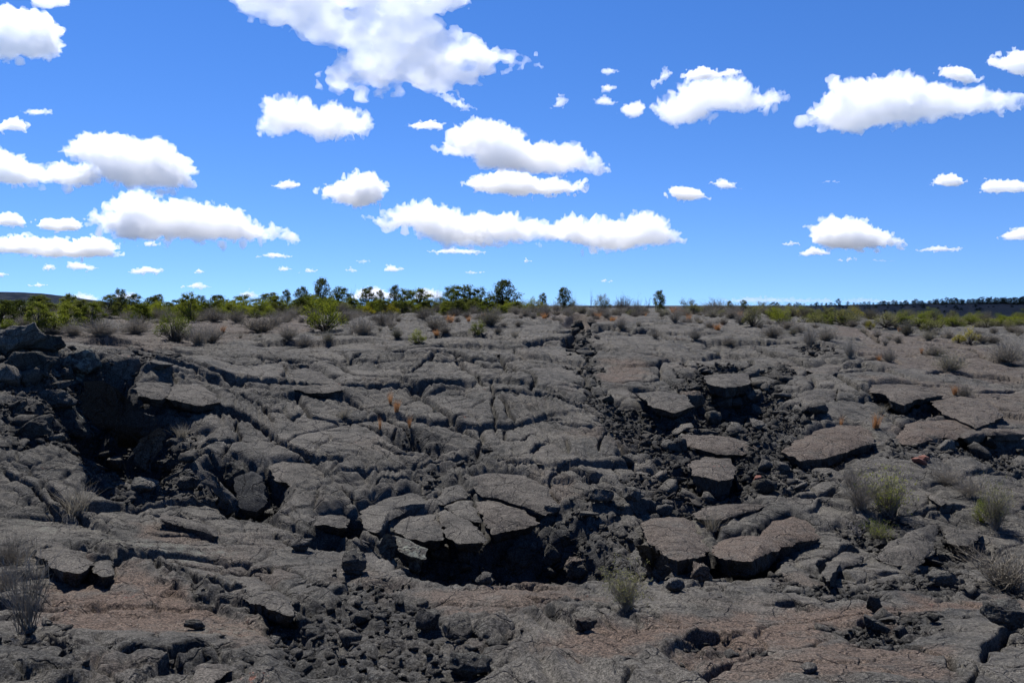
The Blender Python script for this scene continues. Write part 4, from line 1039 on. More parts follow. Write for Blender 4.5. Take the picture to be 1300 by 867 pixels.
def tree(seed, mat, clumps=22, nleaf=5200, lsz=.046, open_=.5, lean=.1, trunk_h=.35):
    r_ = np.random.default_rng(seed)
    P, F, o = [], [], 0
    def limb(p0, p1, r0, r1):
        nonlocal o
        p0 = np.array(p0); p1 = np.array(p1); d = p1 - p0; L_ = np.linalg.norm(d); d /= L_ + 1e-9
        a = np.cross(d, [.3, .2, 1]); a /= np.linalg.norm(a); b = np.cross(d, a)
        ns = 5; rings = 4
        off = r_.normal(size=(rings, 3)) * L_ * .05; off[0] = 0; off[-1] = 0
        for k in range(rings):
            t = k / (rings - 1); c = p0 + (p1 - p0) * t + off[k]; r = r0 + (r1 - r0) * t
            for j in range(ns):
                an = 2 * math.pi * j / ns; P.append(c + (a * math.cos(an) + b * math.sin(an)) * r)
        for k in range(rings - 1):
            for j in range(ns): F.append((o + k * ns + j, o + k * ns + (j + 1) % ns, o + (k + 1) * ns + (j + 1) % ns, o + (k + 1) * ns + j))
        o += ns * rings
    top = np.array([r_.normal() * lean, r_.normal() * lean, trunk_h])
    limb((0, 0, -.05), top, .045, .034)
    C, Cr = [], []
    for k in range(clumps):
        t = (k + .5) / clumps
        z = .07 + .86 * t
        rad = .40 * math.sqrt(max(.10, 1 - (1.5 * abs(t - .30)) ** 2.2)) * r_.uniform(.35, 1.05)
        an = k * 2.4 + r_.uniform(-.5, .5)
        c = np.array([math.cos(an) * rad, math.sin(an) * rad, z]); C.append(c); Cr.append(r_.uniform(.13, .22) * (1.15 - .5 * t))
        limb(top * (.6 + .4 * min(1, t * 1.5)), c, .018, .006)
    C = np.array(C); Cr = np.array(Cr)
    ci = r_.integers(0, clumps, nleaf); q = r_.normal(size=(nleaf, 3)); q /= np.linalg.norm(q, axis=1, keepdims=True)
    sub = noise3(q[:, 0] * 2.2 + ci, q[:, 1] * 2.2, q[:, 2] * 2.2, seed) * .6 + .85
    pos = C[ci] + q * (Cr[ci] * sub * r_.uniform(.15, 1.1, nleaf) ** .6)[:, None] * np.array([1.25, 1.25, .85])
    return [('trunk', mesh_only('trunk', (np.array(P), np.array(F)), M_BARK)), ('crown', mesh_only('crown', leaves(pos, lsz, r_, .6), mat))]
def snag(seed, n=10):
    r_ = np.random.default_rng(seed)
    d = sph_dirs(n, r_, .5); p = np.zeros((n, 3))
    v1, f1, pts, dr = ribbons(p, d, r_.uniform(.6, 1, n), np.full(n, .035), .35, 5, r_)
    m = n * 7; ii = np.repeat(np.arange(n), 7); k = r_.integers(1, 6, m)
    d2 = dr[ii, k] + r_.normal(size=(m, 3)) * .6; d2[:, 2] += .2; d2 /= np.linalg.norm(d2, axis=1, keepdims=True)
    v2, f2, pt, dd = ribbons(pts[ii, k], d2, r_.uniform(.12, .35, m), np.full(m, .016), .5, 3, r_)
    m3 = m * 3; ii = np.repeat(np.arange(m), 3); k = r_.integers(1, 4, m3); d3 = dd[ii, k] + r_.normal(size=(m3, 3)) * .7; d3 /= np.linalg.norm(d3, axis=1, keepdims=True)
    v3, f3, _, _ = ribbons(pt[ii, k], d3, r_.uniform(.05, .14, m3), np.full(m3, .010), .5, 2, r_)
    return [(None, mesh_only('dead_branches', cat([(v1, f1), (v2, f2), (v3, f3)]), M_DEAD))]
def tuft(seed, mat=M_GOLD, n=130, spread=.42, w=.020):
    r_ = np.random.default_rng(seed)
    d = sph_dirs(n, r_, spread); p = np.zeros((n, 3)); p[:, :2] = r_.normal(size=(n, 2)) * .07
    v, f, _, _ = ribbons(p, d, r_.uniform(.5, 1.05, n), np.full(n, w), .4, 4, r_, .1)
    return [(None, mesh_only('blades', (v, f), mat))]
KIND = {
 'S': [grey_shrub(1), grey_shrub(2), grey_shrub(3, spread=1.3), grey_shrub(4, n=180, spread=.9)],
 'F': [grey_shrub(11, n=170, tw=7, lw=.009, nleaf=700, lsz=.016), grey_shrub(12, n=130, tw=8, lw=.009, spread=.8, nleaf=500, lsz=.016), grey_shrub(13, n=240, tw=8, lw=.006, spread=1.2, nleaf=900, lsz=.012)],
 'N': [grey_shrub(15, n=52, tw=9, lw=.013, spread=.5, nleaf=260, lsz=.016)],
 'M': [grey_shrub(21, leafmat=M_OLIVE, nleaf=2200), grey_shrub(22, leafmat=M_OLIVE, nleaf=2600)],
 'V': [grey_shrub(25, n=120, tw=8, lw=.011, spread=.85, leafmat=M_LIME, nleaf=2300), grey_shrub(26, n=130, tw=8, lw=.010, spread=.8, leafmat=M_OLIVE, nleaf=3000)],
 'G': [bush(31, M_GREEN), bush(32, M_GREEN, clumps=20)],
 'L': [bush(41, M_LIME), bush(42, M_LIME, clumps=20)],
 'Y': [bush(51, M_YEL), bush(52, M_YEL, nleaf=2200, clumps=14)],
 'O': [bush(61, M_OLIVE), bush(62, M_OLIVE, nleaf=2300, clumps=18)],
 'J': [tree(71, M_DARK), tree(72, M_DARK, clumps=26, trunk_h=.2), tree(73, M_DARK, clumps=17, open_=.8), tree(74, M_DARK, clumps=22, trunk_h=.15)],
 'T': [tree(75, M_GREEN, clumps=18, trunk_h=.2), tree(76, M_GREEN, clumps=20, trunk_h=.3)],
 'K': [tree(77, M_FAR, clumps=14, nleaf=1100, lsz=.07, trunk_h=.15), tree(78, M_FAR, clumps=10, nleaf=900, lsz=.075, trunk_h=.2), tree(79, M_FAR, clumps=18, nleaf=1300, lsz=.07, trunk_h=.1)],
 'D': [snag(81), snag(82, 7)],
 'A': [tuft(91), tuft(92, n=90, spread=.6)],
 'B': [tuft(93, M_GREYLEAF, 120, .5, .014), tuft(94, M_GREYLEAF, 150, .55, .014)],
}
NAMES = {'N': ('dry_shrub', 'shrub', 'dry grey shrubs'), 'S': ('dry_shrub', 'shrub', 'dry grey shrubs'), 'F': ('dry_shrub', 'shrub', 'dry grey shrubs'), 'M': ('grey_green_shrub', 'shrub', 'grey green shrubs'), 'V': ('sprouting_shrub', 'shrub', 'grey green shrubs'),
 'G': ('green_bush', 'bush', 'green bushes'), 'L': ('green_bush', 'bush', 'green bushes'), 'Y': ('yellow_bush', 'bush', 'yellow bushes'), 'O': ('olive_bush', 'bush', 'green bushes'),
 'J': ('juniper_tree', 'tree', 'trees on the ridge'), 'T': ('small_tree', 'tree', 'trees on the ridge'), 'K': ('juniper_tree', 'tree', 'dark trees along the far ridge'),
 'D': ('dead_shrub', 'shrub', 'dead bare shrubs'), 'A': ('grass_tuft', 'grass tuft', 'golden grass tufts'), 'B': ('grass_tuft', 'grass tuft', 'pale grass tufts')}
for _k, _pr in KIND.items():      # bring every kind to 1 m by 1 m
    for pr_ in _pr:
        cs = []
        for pn, me in pr_:
            c = np.empty(len(me.vertices) * 3, np.float32); me.vertices.foreach_get('co', c); cs.append(c.reshape(-1, 3))
        al = np.concatenate(cs); hz = np.percentile(al[:, 2], 99.7); wx_ = np.percentile(np.abs(al[:, :2]), 97.5) * 2
        if _k in 'JTK': hz = np.percentile(al[:, 2], 99.3); wx_ = np.percentile(np.abs(al[:, :2]), 98.5) * 2
        for (pn, me), c in zip(pr_, cs):
            c = c / np.array([wx_, wx_, hz], np.float32); me.vertices.foreach_set('co', c.ravel()); me.update()
_used = {}
def plant(kind, P, w_m, h_m, label, group=None):
    if kind == 'X': kind = 'S'
    protos = KIND[kind]; k = _used.get(kind, 0); _used[kind] = k + 1
    nm, ct, gr = NAMES[kind]
    pr = protos[k % len(protos)]
    rz = random.uniform(0, 6.28); s = Vector((w_m, w_m, h_m))
    if pr[0][0] is None:
        o = bpy.data.objects.new(nm, pr[0][1])
    else:
        o = bpy.data.objects.new(nm, None); o.empty_display_size = .1
    COL.objects.link(o); o.location = (P[0], P[1], P[2] - .02 * h_m); o.rotation_euler = (random.uniform(-.05, .05), random.uniform(-.05, .05), rz); o.scale = s
    tag(o, label, ct, group or gr)
    if pr[0][0] is not None:
        for pn, me in pr:
            c = bpy.data.objects.new(pn, me); COL.objects.link(c); c.parent = o
    return o
# kind, region, centre x, base y, width, height, label.  Regions 11-15 are the 5x enlarged strips of the ridge
STRIP = {11: (0, 350), 12: (260, 350), 13: (520, 350), 14: (780, 350), 15: (1040, 350)}
PL = [
 ('J',11,20,330,150,150,'dark juniper at the left edge below the mesa'),
 ('J',11,130,315,150,145,'second dark juniper from the left edge, under the mesa top'),
 ('O',11,225,305,130,115,'olive tree crown where the mesa slope runs down'),
 ('L',11,60,342,110,68,'bright low bush behind the left edge outcrop'),
 ('T',11,250,360,170,165,'broad yellow green tree behind the grey rounded shrubs, left half'),
 ('L',11,345,360,170,150,'broad yellow green bush beside the broad left tree'),
 ('T',11,430,335,150,135,'green bush crown left of the mesa foot'),
 ('J',11,520,305,130,135,'dark tree at the foot of the mesa slope'),
 ('T',11,595,310,150,125,'mid green tree behind the roundest grey shrub'),
 ('J',11,690,270,120,120,'dark flat topped tree left of the ragged tall tree'),
 ('J',11,765,260,90,155,'ragged tall tree with an open top, left group on the skyline'),
 ('J',11,845,255,115,125,'dark rounded tree right of the ragged tall tree'),
 ('T',11,900,300,130,110,'green bush below the rounded tree'),
 ('J',11,1000,228,105,98,'single round tree standing clear on the skyline'),
 ('J',11,1095,218,60,40,'tiny dark tree right of the single round tree'),
 ('T',11,1190,300,130,170,'tall green tree behind the dark bush on bare rock'),
 ('G',11,1100,420,190,215,'dark green bush on the bare rock edge, tallest in front at left'),
 ('J',11,1275,245,90,110,'dark tree right of the tall green tree'),
 ('S',11,460,378,120,88,'pale grey shrub left of the roundest grey shrub'),
 ('S',11,640,382,215,118,'roundest pale grey shrub on the bare flat at left'),
 ('S',11,860,366,200,122,'wide dull grey shrub right of the roundest one'),
 ('S',11,330,374,120,62,'low grey shrub in front of the broad yellow green bush'),
 ('S',11,160,330,120,80,'grey shrub above the left edge outcrop'),
 ('S',11,985,275,110,62,'grey shrub under the single round tree'),
 ('S',11,1130,420,90,105,'grey shrub touching the right side of the dark green bush'),
 ('S',11,1255,440,150,150,'straw grey shrub on bare rock right of the dark green bush'),
 ('S',11,1190,400,70,60,'small straw shrub between the dark bush and the straw grey shrub'),
 ('D',11,685,442,40,85,'thin bare twig standing on the flat rock'),
 ('J',12,80,215,130,80,'low dark tree at the left of the ridge middle'),
 ('T',12,15,255,90,75,'green bush beside the low dark tree'),
 ('L',12,112,250,70,82,'yellow green bush before the low dark tree'),
 ('T',12,250,225,165,92,'wide flat topped green tree of the ridge'),
 ('J',12,410,215,150,95,'dark domed tree right of the wide flat topped one'),
 ('J',12,520,220,65,115,'narrow dark tree with a knob top'),
 ('J',12,620,230,90,140,'tall dark tree left of the tallest one'),
 ('T',12,655,250,90,95,'green bush at the foot of the tall dark tree'),
 ('J',12,745,225,105,185,'tallest tree of the ridge with an airy top'),
 ('T',12,790,230,80,90,'green tree at the side of the tallest one'),
 ('L',12,765,352,230,215,'big bright rounded bush in front of the tallest tree'),
 ('T',12,870,220,125,130,'grey green tree right of the tallest one'),
 ('D',12,930,200,80,130,'leafless grey tree top poking above the ridge'),
 ('J',12,1040,200,110,105,'dark tree with two humps right of the leafless one'),
 ('J',12,1115,195,60,90,'slim dark tree beside the two humped tree'),
 ('J',12,1205,215,80,135,'spiky dark tree left of the long hedge like clump'),
 ('T',12,1275,200,110,100,'first tree of the long hedge like clump'),
 ('Y',12,1030,255,110,75,'mustard coloured bush under the two humped tree'),
 ('Y',12,1180,262,110,80,'mustard coloured bush under the spiky tree'),
 ('S',12,60,292,130,90,'grey shrub below the low dark tree'),
 ('S',12,205,297,130,100,'grey shrub below the wide flat topped tree'),
 ('S',12,40,432,160,135,'large straw grey shrub at the rim of the bare flat'),
 ('S',12,350,360,210,112,'widest grey shrub of the ridge middle'),
 ('S',12,440,320,110,90,'grey shrub behind the widest one'),
 ('S',12,540,275,120,80,'grey shrub under the knob topped tree'),
 ('S',12,530,412,130,112,'dark grey shrub below and right of the widest one'),
 ('S',12,630,457,110,92,'grey shrub close to the first cracks, left of the big bright bush'),
 ('M',12,785,448,80,70,'small grey green shrub under the big bright bush'),
 ('S',12,1000,378,150,122,'dense dark grey shrub right of the big bright bush'),
 ('S',12,1130,312,110,92,'round grey shrub under the mustard coloured bush'),
 ('S',12,1180,332,80,62,'low grey shrub next to the round grey one'),
 ('M',12,1220,397,70,72,'straw green shrub on the bare slope below the spiky tree'),
 ('S',12,880,300,100,80,'grey shrub peeping out right of the big bright bush'),
 ('A',12,115,362,40,52,'golden tuft on the bare patch left of the widest grey shrub'),
 ('S',12,690,275,110,70,'grey shrub behind the left flank of the big bright bush'),
 ('T',13,65,190,150,92,'second tree of the long hedge like clump'),
 ('D',13,165,155,70,85,'bare tree with reddish twigs above the hedge like clump'),
 ('T',13,260,190,110,110,'left stem of the big double tree of the ridge'),
 ('T',13,335,225,165,150,'right stem of the big double tree of the ridge'),
 ('L',13,400,222,60,62,'yellow green bush at the foot of the double tree'),
 ('T',13,440,155,110,62,'low green tree between the double tree and the airy one'),
 ('J',13,600,160,145,112,'airy topped tree on the crest right of the double tree'),
 ('O',13,530,150,90,62,'olive bush left of the airy topped tree'),
 ('L',13,785,237,112,104,'bright round bush alone on the crest'),
 ('J',13,850,185,55,62,'dark sprig behind the bright round bush'),
 ('S',13,865,267,75,92,'brown grey shrub right of the bright round bush'),
 ('J',13,985,175,95,85,'small round headed tree with a side lobe near the ridge crack'),
 ('D',13,1150,162,25,75,'dead spike standing on the crest'),
 ('O',13,1220,215,100,95,'grey green tree right of the dead spike'),
 ('M',13,512,312,145,112,'rounded yellow green shrub, upper of the two on the centre slope'),
 ('G',13,435,385,95,92,'green shrub, lower left of the two on the centre slope'),
 ('L',13,50,432,90,95,'bright sprig bush alone low on the slope left of centre'),
 ('S',13,165,350,160,125,'wide grey shrub left of the two centre slope shrubs'),
 ('S',13,225,388,85,62,'grey shrub below the wide grey one of the centre slope'),
 ('S',13,560,372,60,52,'little grey shrub right of the lower green shrub'),
 ('B',13,670,392,85,62,'straw coloured clump on the slope right of the centre shrubs'),
 ('S',13,920,287,42,47,'small dull shrub left of the ridge crack'),
 ('S',13,1165,267,45,52,'small shrub right of the ridge crack'),
 ('S',13,1252,272,42,42,'small shrub farther right of the ridge crack'),
 ('S',13,785,275,45,42,'tiny shrub at the foot of the bright round bush'),
 ('A',13,65,212,22,26,'tiny golden tuft under the hedge like clump'),
 ('A',13,255,300,70,62,'orange tuft behind the wide grey centre shrub'),
 ('A',13,375,292,45,50,'orange tuft between the double tree and the centre shrubs'),
 ('A',13,170,384,55,45,'pale orange tuft below the wide grey centre shrub'),
 ('A',13,1195,275,60,55,'reddish tuft right of the ridge crack'),
 ('S',13,200,190,120,82,'grey brush at the foot of the hedge like clump'),
 ('S',13,660,195,120,62,'grey brush right of the airy topped tree'),
 ('S',13,560,190,110,56,'grey brush below the airy topped tree'),
 ('S',13,930,212,70,52,'grey brush left of the round headed tree'),
 ('S',13,1040,176,50,42,'grey brush at the head of the ridge crack'),
 ('S',13,690,325,65,52,'faint grey shrub on the slope under the brown grey one'),
 ('S',13,60,225,150,70,'long grey brush under the left end of the hedge like clump'),
 ('S',14,45,192,90,62,'grey shrub left of the thin twiggy one'),
 ('D',14,78,192,60,82,'thin twiggy bare shrub on the crest'),
 ('A',14,60,227,65,44,'orange tuft under the thin twiggy shrub'),
 ('S',14,140,252,105,105,'tall grey shrub right of the orange tuft'),
 ('M',14,190,252,62,62,'grey green shrub touching the tall grey one'),
 ('B',14,155,322,52,52,'pale green yellow tuft on bare rock below the tall grey shrub'),
 ('D',14,210,192,62,62,'bare bush before the crisp little tree'),
 ('J',14,290,207,80,98,'crisp little tree alone on the crest'),
 ('O',14,470,197,110,52,'low olive tree with a rounded top'),
 ('S',14,385,302,82,95,'upright straw grey shrub below the crisp little tree'),
 ('A',14,470,292,50,65,'orange straw tuft right of the upright shrub'),
 ('S',14,640,242,150,105,'largest dark grey bush against the sky right of centre'),
 ('J',14,730,202,42,34,'small dark tree ball on the skyline'),
 ('S',14,690,312,52,50,'small dark grey shrub below the largest grey bush'),
 ('A',14,655,346,62,50,'brightest orange tuft right of centre'),
 ('S',14,608,332,75,52,'flat grey shrub beside the brightest orange tuft'),
 ('A',14,610,232,34,36,'orange tuft at the left foot of the largest grey bush'),
 ('B',14,545,305,90,34,'straw clump on the slope right of the upright shrub'),
 ('S',14,260,402,62,62,'grey shrub on the cracked slope below the upright one'),
 ('S',14,515,410,80,85,'dark twiggy shrub above the pale dome'),
 ('S',14,40,340,75,82,'grey shrub at the top of the right slope'),
 ('O',14,880,325,110,135,'small open tree with a forked dark trunk'),
 ('L',14,1050,302,125,105,'bright green bush right of the forked tree'),
 ('S',14,1000,392,135,95,'dark grey shrub below the bright green bush'),
 ('S',14,805,312,85,105,'grey shrub left of the forked tree'),
 ('S',14,745,275,100,62,'grey shrub under the small dark tree ball'),
 ('S',14,1160,362,75,62,'grey shrub right of the dark grey one'),
 ('S',14,1243,442,95,130,'tall dark straight stemmed shrub at the slope edge'),
 ('S',14,1095,340,110,70,'grey shrub at the foot of the bright green bush'),
 ('S',14,730,445,85,62,'faint shrub on the pale dome'),
 ('B',14,660,522,42,50,'small dry clump in a crack of the pale dome'),
 ('O',14,1010,245,90,66,'olive tree behind the bright green bush'),
 ('G',14,1205,245,90,66,'green tree right of the bright green bush'),
 ('J',14,820,205,66,42,'dark low tree on the skyline above the forked tree'),
 ('O',14,940,225,90,60,'olive brush between the forked tree and its neighbour'),
 ('K',14,1010,205,60,38,'dark round tree beyond the olive brush'),
 ('S',14,1120,262,80,60,'grey brush right behind the bright green bush'),
 ('Y',14,1165,262,50,55,'yellow tinged bush right behind the bright green bush'),
 ('Y',15,200,300,140,105,'autumn yellow topped tree beyond the right slope'),
 ('O',15,165,318,180,110,'broad olive bush below the autumn yellow tree'),
 ('O',15,60,282,120,82,'olive bush at the left end of the right hand brush'),
 ('Y',15,322,345,50,75,'yellow straw bush beside the broad olive bush'),
 ('O',15,420,332,140,105,'grey olive bush in the right hand brush'),
 ('G',15,520,312,110,70,'green bush behind the grey olive one'),
 ('G',15,640,332,140,85,'flat green bush in the right hand brush'),
 ('O',15,715,362,110,72,'olive bush before the flat green one'),
 ('G',15,780,312,90,68,'green knob of brush below the dark far ridge'),
 ('M',15,555,382,90,115,'tall grey green shrub with a dark stem'),
 ('O',15,885,322,90,55,'olive brush above the brightest yellow bush'),
 ('G',15,985,312,70,60,'green brush right above the brightest yellow bush'),
 ('O',15,1060,332,120,62,'dull olive brush at the right'),
 ('G',15,1150,322,105,66,'green brush third from the right edge'),
 ('L',15,1225,312,80,52,'light green brush second from the right edge'),
 ('L',15,1285,316,80,56,'light green brush cut by the right edge'),
 ('Y',15,955,440,110,112,'brightest yellow bush of the right slope'),
 ('Y',15,885,430,70,70,'small yellow bush joined to the left of the brightest one'),
 ('M',15,695,415,85,66,'pale green shrub left of the yellow bushes'),
 ('S',15,818,400,75,62,'grey shrub behind the small yellow bush'),
 ('S',15,1040,432,100,85,'grey shrub right of the brightest yellow bush'),
 ('S',15,1105,430,90,60,'grey shrub before the big right edge bush'),
 ('S',15,740,508,155,82,'low wide grey mound of a shrub'),
 ('M',15,830,602,165,125,'rounded grey green shrub lowest of the right slope'),
 ('S',15,1190,548,220,155,'big dark grey bush near the right edge of the slope'),
 ('S',15,1230,365,110,55,'grey brush above the big right edge bush'),
 ('A',15,650,496,26,46,'single golden tuft left of the low grey mound'),
 ('A',15,380,538,52,52,'straw tuft at the left foot of a grey shrub'),
 ('S',15,440,547,90,95,'grey shrub with a straw tuft at its foot'),
 ('S',15,195,522,64,118,'narrow upright grey shrub on the smooth slope'),
 ('S',15,502,422,62,52,'grey shrub above the single golden tuft'),
 ('S',15,420,447,48,58,'little dark shrub above the straw tuft'),
 ('S',15,45,418,115,95,'dark round shrub on the right slope beside the tall straight one'),
 ('S',15,370,402,55,52,'small shrub under the yellow straw bush'),
 ('A',15,510,357,34,34,'orange tuft in the right hand brush'),
 ('A',15,815,397,60,28,'orange grass at the back of the yellow bushes'),
 ('S',3,1078,482,70,52,'dry grey shrub on the wide brown plates at right'),
 ('A',3,1040,478,28,42,'orange tuft left of the dry shrub on the brown plates'),
 ('A',3,615,596,20,52,'thin golden tuft left one of two in the right rubble'),
 ('A',3,745,602,42,64,'thicker golden tuft right one of two in the right rubble'),
 ('B',3,765,545,50,40,'dull grey clump above the thicker golden tuft'),
 ('A',2,195,512,28,62,'upper orange tuft on the ropy slope left of centre'),
 ('A',2,218,542,32,55,'middle orange tuft on the ropy slope left of centre'),
 ('A',2,266,602,22,54,'slim orange tuft lower right on the ropy slope'),
 ('A',2,155,614,16,50,'slim orange tuft lowest at left on the ropy slope'),
 ('B',2,20,566,70,44,'faint straw clump at the left end of the ropy slope'),
 ('B',2,360,540,34,34,'reddish straw clump in a cleft of the slope'),
 ('B',1,680,642,70,62,'thin dry clump right of the upright plate'),
 ('D',1,400,290,24,42,'bare twig on the flat rock above the scarp'),
 ('V',6,790,236,150,195,'upright shrub with lime sprigs at lower right'),
 ('F',6,655,134,90,92,'grey shrub at the upper left of the lime sprigged one'),
 ('F',6,690,215,130,140,'dry grey shrub at the left flank of the lime sprigged one'),
 ('F',6,1010,125,140,100,'grey shrub up between the lime sprigged and tall olive ones'),
 ('F',6,1100,165,130,100,'grey shrub left behind the tall olive one'),
 ('V',6,1195,288,110,195,'tall olive shrub by the right edge'),
 ('L',6,1143,262,52,85,'small lime bush at the left foot of the tall olive shrub'),
 ('F',6,1235,500,290,165,'big pale grey tangle cut by the right edge'),
 ('V',6,755,332,100,82,'low grey green shrub below the lime sprigged one'),
 ('D',6,680,335,120,75,'dark dead brush in the hollow below the lime sprigs'),
 ('B',6,130,292,90,84,'dry tuft on the low brown grey slab'),
 ('B',6,42,322,100,56,'low dry tuft left of the slab tuft'),
 ('V',5,1080,592,150,180,'lone tufted olive shrub at the right end of the pit'),
 ('N',4,105,672,190,330,'tall thin twiggy shrub nearest the camera at left'),
 ('F',4,40,420,160,150,'grey shrub behind the tall twiggy one at the left edge'),
 ('F',4,20,520,120,110,'pale grey twigs low at the left edge'),
 ('B',4,285,240,150,130,'pale dry clump on the tilted left crust'),
 ('D',4,400,268,50,34,'bleached twig lying on the left crust'),
 ('B',4,215,445,50,55,'sprig of dry stalks beside the swollen lava toe'),
]
for kd, rg, cx, by, w_, h_, lab in PL:
    if rg > 6: ox, oy = STRIP[rg]; k_ = .2
    else: ox, oy = REG[rg]; k_ = K
    px, py = ox + cx * k_, oy + by * k_
    if py < 395.5 and px < 1000: py = 395.5 + (px % 7) * .1
    P = see(px, py) if py > 400 else hit(px, py)
    if py <= 400: P[2] = surf_z(P[0], P[1])
    mpp = P[1] / FPX
    top = oy + (by - h_) * k_
    h_m = max((py - top) * mpp, .08)
    plant(kd, P, w_ * k_ * mpp * (1.3 if kd in 'JT' and rg in (12, 13) else 1.1), h_m * (1.12 if kd in 'JT' else 1.04), lab)

# dark trees strung along the far ridge
def ridge_tree(px, d, hpx, lab, grp='dark trees along the far ridge', k='K', wf=1.0):
    sx, _ = ray(px, 388)
    mpp = d / FPX
    plant(k, (sx * d, d, surf_z(sx * d, d) - .1), hpx * mpp * 1.25 * wf, hpx * mpp, lab, grp)
ridge_tree(1064, 285, 10.5, 'lone round tree standing tallest on the far ridge line', wf=.9)
r5 = np.random.default_rng(5)
xs_ = np.concatenate([np.linspace(985, 1120, 26), np.linspace(1120, 1345, 74)])
for px in xs_:
    g_ = 4.0 + 4.5 * max(0, (px - 1080) / 220) + r5.uniform(-1.2, 2.6)
    ridge_tree(px + r5.uniform(-2, 2), r5.uniform(270, 300), g_, 'dark tree in the unbroken line along the far ridge')
# brush filling the gaps of the ridge band: lookalikes share a label
def band(n, x0, x1, y0f, kinds, hr, lab, grp, seed):
    q = np.random.default_rng(seed)
    for _ in range(n):
        px = q.uniform(x0, x1); a, b = y0f(px); py = q.uniform(a, b)
        P = hit(px, py); P[2] = surf_z(P[0], P[1]); mpp = P[1] / FPX
        h = q.uniform(*hr); kd = kinds[q.integers(len(kinds))]
        plant(kd, P, h * q.uniform(1.0, 1.6) * mpp, h * mpp, lab[kd], grp[kd])
LB = {'S': 'small grey dry shrub in the thin brush along the crest', 'T': 'green tree standing back in the left hand tree line', 'J': 'dark juniper standing back in the left hand tree line', 'O': 'olive bush in the brush below the far ridge', 'G': 'green bush in the brush below the far ridge', 'A': 'small golden tuft among the crest shrubs', 'B': 'straw clump among the crest shrubs', 'M': 'grey green low shrub among the crest shrubs', 'K': 'far dark tree on the plain beyond the crest', 'L': 'yellow green bush in the left hand tree line'}
GB = {k: v for k, v in [('S', 'small grey shrubs along the crest'), ('T', 'green trees of the left tree line'), ('J', 'junipers of the left tree line'), ('O', 'olive bushes below the far ridge'), ('G', 'green bushes below the far ridge'), ('A', 'small golden tufts of the crest'), ('B', 'straw clumps of the crest'), ('M', 'low grey green shrubs of the crest'), ('K', 'trees on the far plain'), ('L', 'yellow green bushes of the left tree line')]}
band(44, -40, 420, lambda x: (396, 403), 'JTTL', (14, 24), LB, GB, 1)
band(34, 420, 660, lambda x: (396, 400), 'JTTS', (11, 19), LB, GB, 2)
band(44, 400, 700, lambda x: (396, 399.5), 'GLTO', (9, 17), LB | {'O': 'olive bush in the crest brush left of the ridge crack', 'G': 'green bush in the crest brush left of the ridge crack', 'L': 'yellow green bush in the crest brush left of the ridge crack'}, GB | {'O': 'olive bushes of the crest brush', 'G': 'green bushes of the crest brush', 'L': 'yellow green bushes of the crest brush'}, 12)
band(36, -30, 400, lambda x: (398, 406), 'GLOL', (12, 20), LB | {'O': 'olive bush in the left hand tree line', 'G': 'green bush in the left hand tree line'}, GB | {'O': 'olive bushes of the left tree line', 'G': 'green bushes of the left tree line'}, 13)
band(66, 20, 660, lambda x: (399, 412), 'SSSMB', (8, 17), LB, GB, 3)
band(60, 560, 960, lambda x: (397, 411), 'SSSMBA', (5, 11), LB, GB, 4)
band(26, 660, 1010, lambda x: (396, 399), 'SSKM', (6, 11), LB, GB, 5)
band(64, 980, 1340, lambda x: (403 + (x - 980) * .012, 413 + (x - 980) * .02), 'OGOGM', (9, 17), LB, GB, 6)
band(34, 960, 1340, lambda x: (414, 428 + (x - 960) * .02), 'SSSMB', (6, 12), LB, GB, 7)
band(46, 640, 1010, lambda x: (397.5, 404), 'SSMOS', (8, 15), LB | {'O': 'olive bush in the thin brush along the crest'}, GB | {'O': 'olive bushes of the crest'}, 9)
band(26, 150, 700, lambda x: (412, 432), 'SBBS', (4, 9), LB, GB, 8)

for _ in range(46):
    px = r5.uniform(1050, 1340); ridge_tree(px, r5.uniform(215, 265), r5.uniform(2, 4.5), 'dark low tree on the slope of the far ridge', 'dark trees on the slope of the far ridge', wf=1.3)
# the mesa far behind the left trees
nx, ny = 90, 30
xx, yy = np.meshgrid(np.linspace(-2600, -1250, nx), np.linspace(2500, 3400, ny))
prof = np.interp(xx.ravel(), [-2600, -2150, -1900, -1800, -1730, -1650, -1560, -1450, -1250], [62, 60, 57, 46, 34, 24, 14, 4, -6])
cr_ = np.clip(1 - np.abs((yy.ravel() - 2950) / 450) ** 3, 0, 1)
zz = CAMZ + prof * cr_ * (1 + .05 * fbm2(xx.ravel() / 60, yy.ravel() / 60, 4, 8)) + fbm2(xx.ravel() / 40, yy.ravel() / 40, 3, 9) * 1.2 - 12 * (1 - cr_) - 6
ii2 = np.arange(nx * ny).reshape(ny, nx)
f_ = np.stack([ii2[:-1, :-1], ii2[:-1, 1:], ii2[1:, 1:], ii2[1:, :-1]], -1).reshape(-1, 4)
m_hill, nt = new_mat('hazy_wooded_hill')
b_ = N(nt, 'ShaderNodeBsdfDiffuse'); t1 = N(nt, 'ShaderNodeTexNoise'); t1.inputs['Scale'].default_value = .03; t1.inputs['Detail'].default_value = 8
g1 = N(nt, 'ShaderNodeNewGeometry'); nt.links.new(g1.outputs['Position'], t1.inputs['Vector'])
c1_ = N(nt, 'ShaderNodeValToRGB'); c1_.color_ramp.elements[0].color = (.009, .014, .024, 1); c1_.color_ramp.elements[0].position = .4; c1_.color_ramp.elements[1].color = (.030, .035, .044, 1); c1_.color_ramp.elements[1].position = .7  # blue of distant haze mixed into the dark woodland colour
nt.links.new(t1.outputs[0], c1_.inputs[0]); nt.links.new(c1_.outputs[0], b_.inputs[0]); o_ = N(nt, 'ShaderNodeOutputMaterial'); nt.links.new(b_.outputs[0], o_.inputs[0])
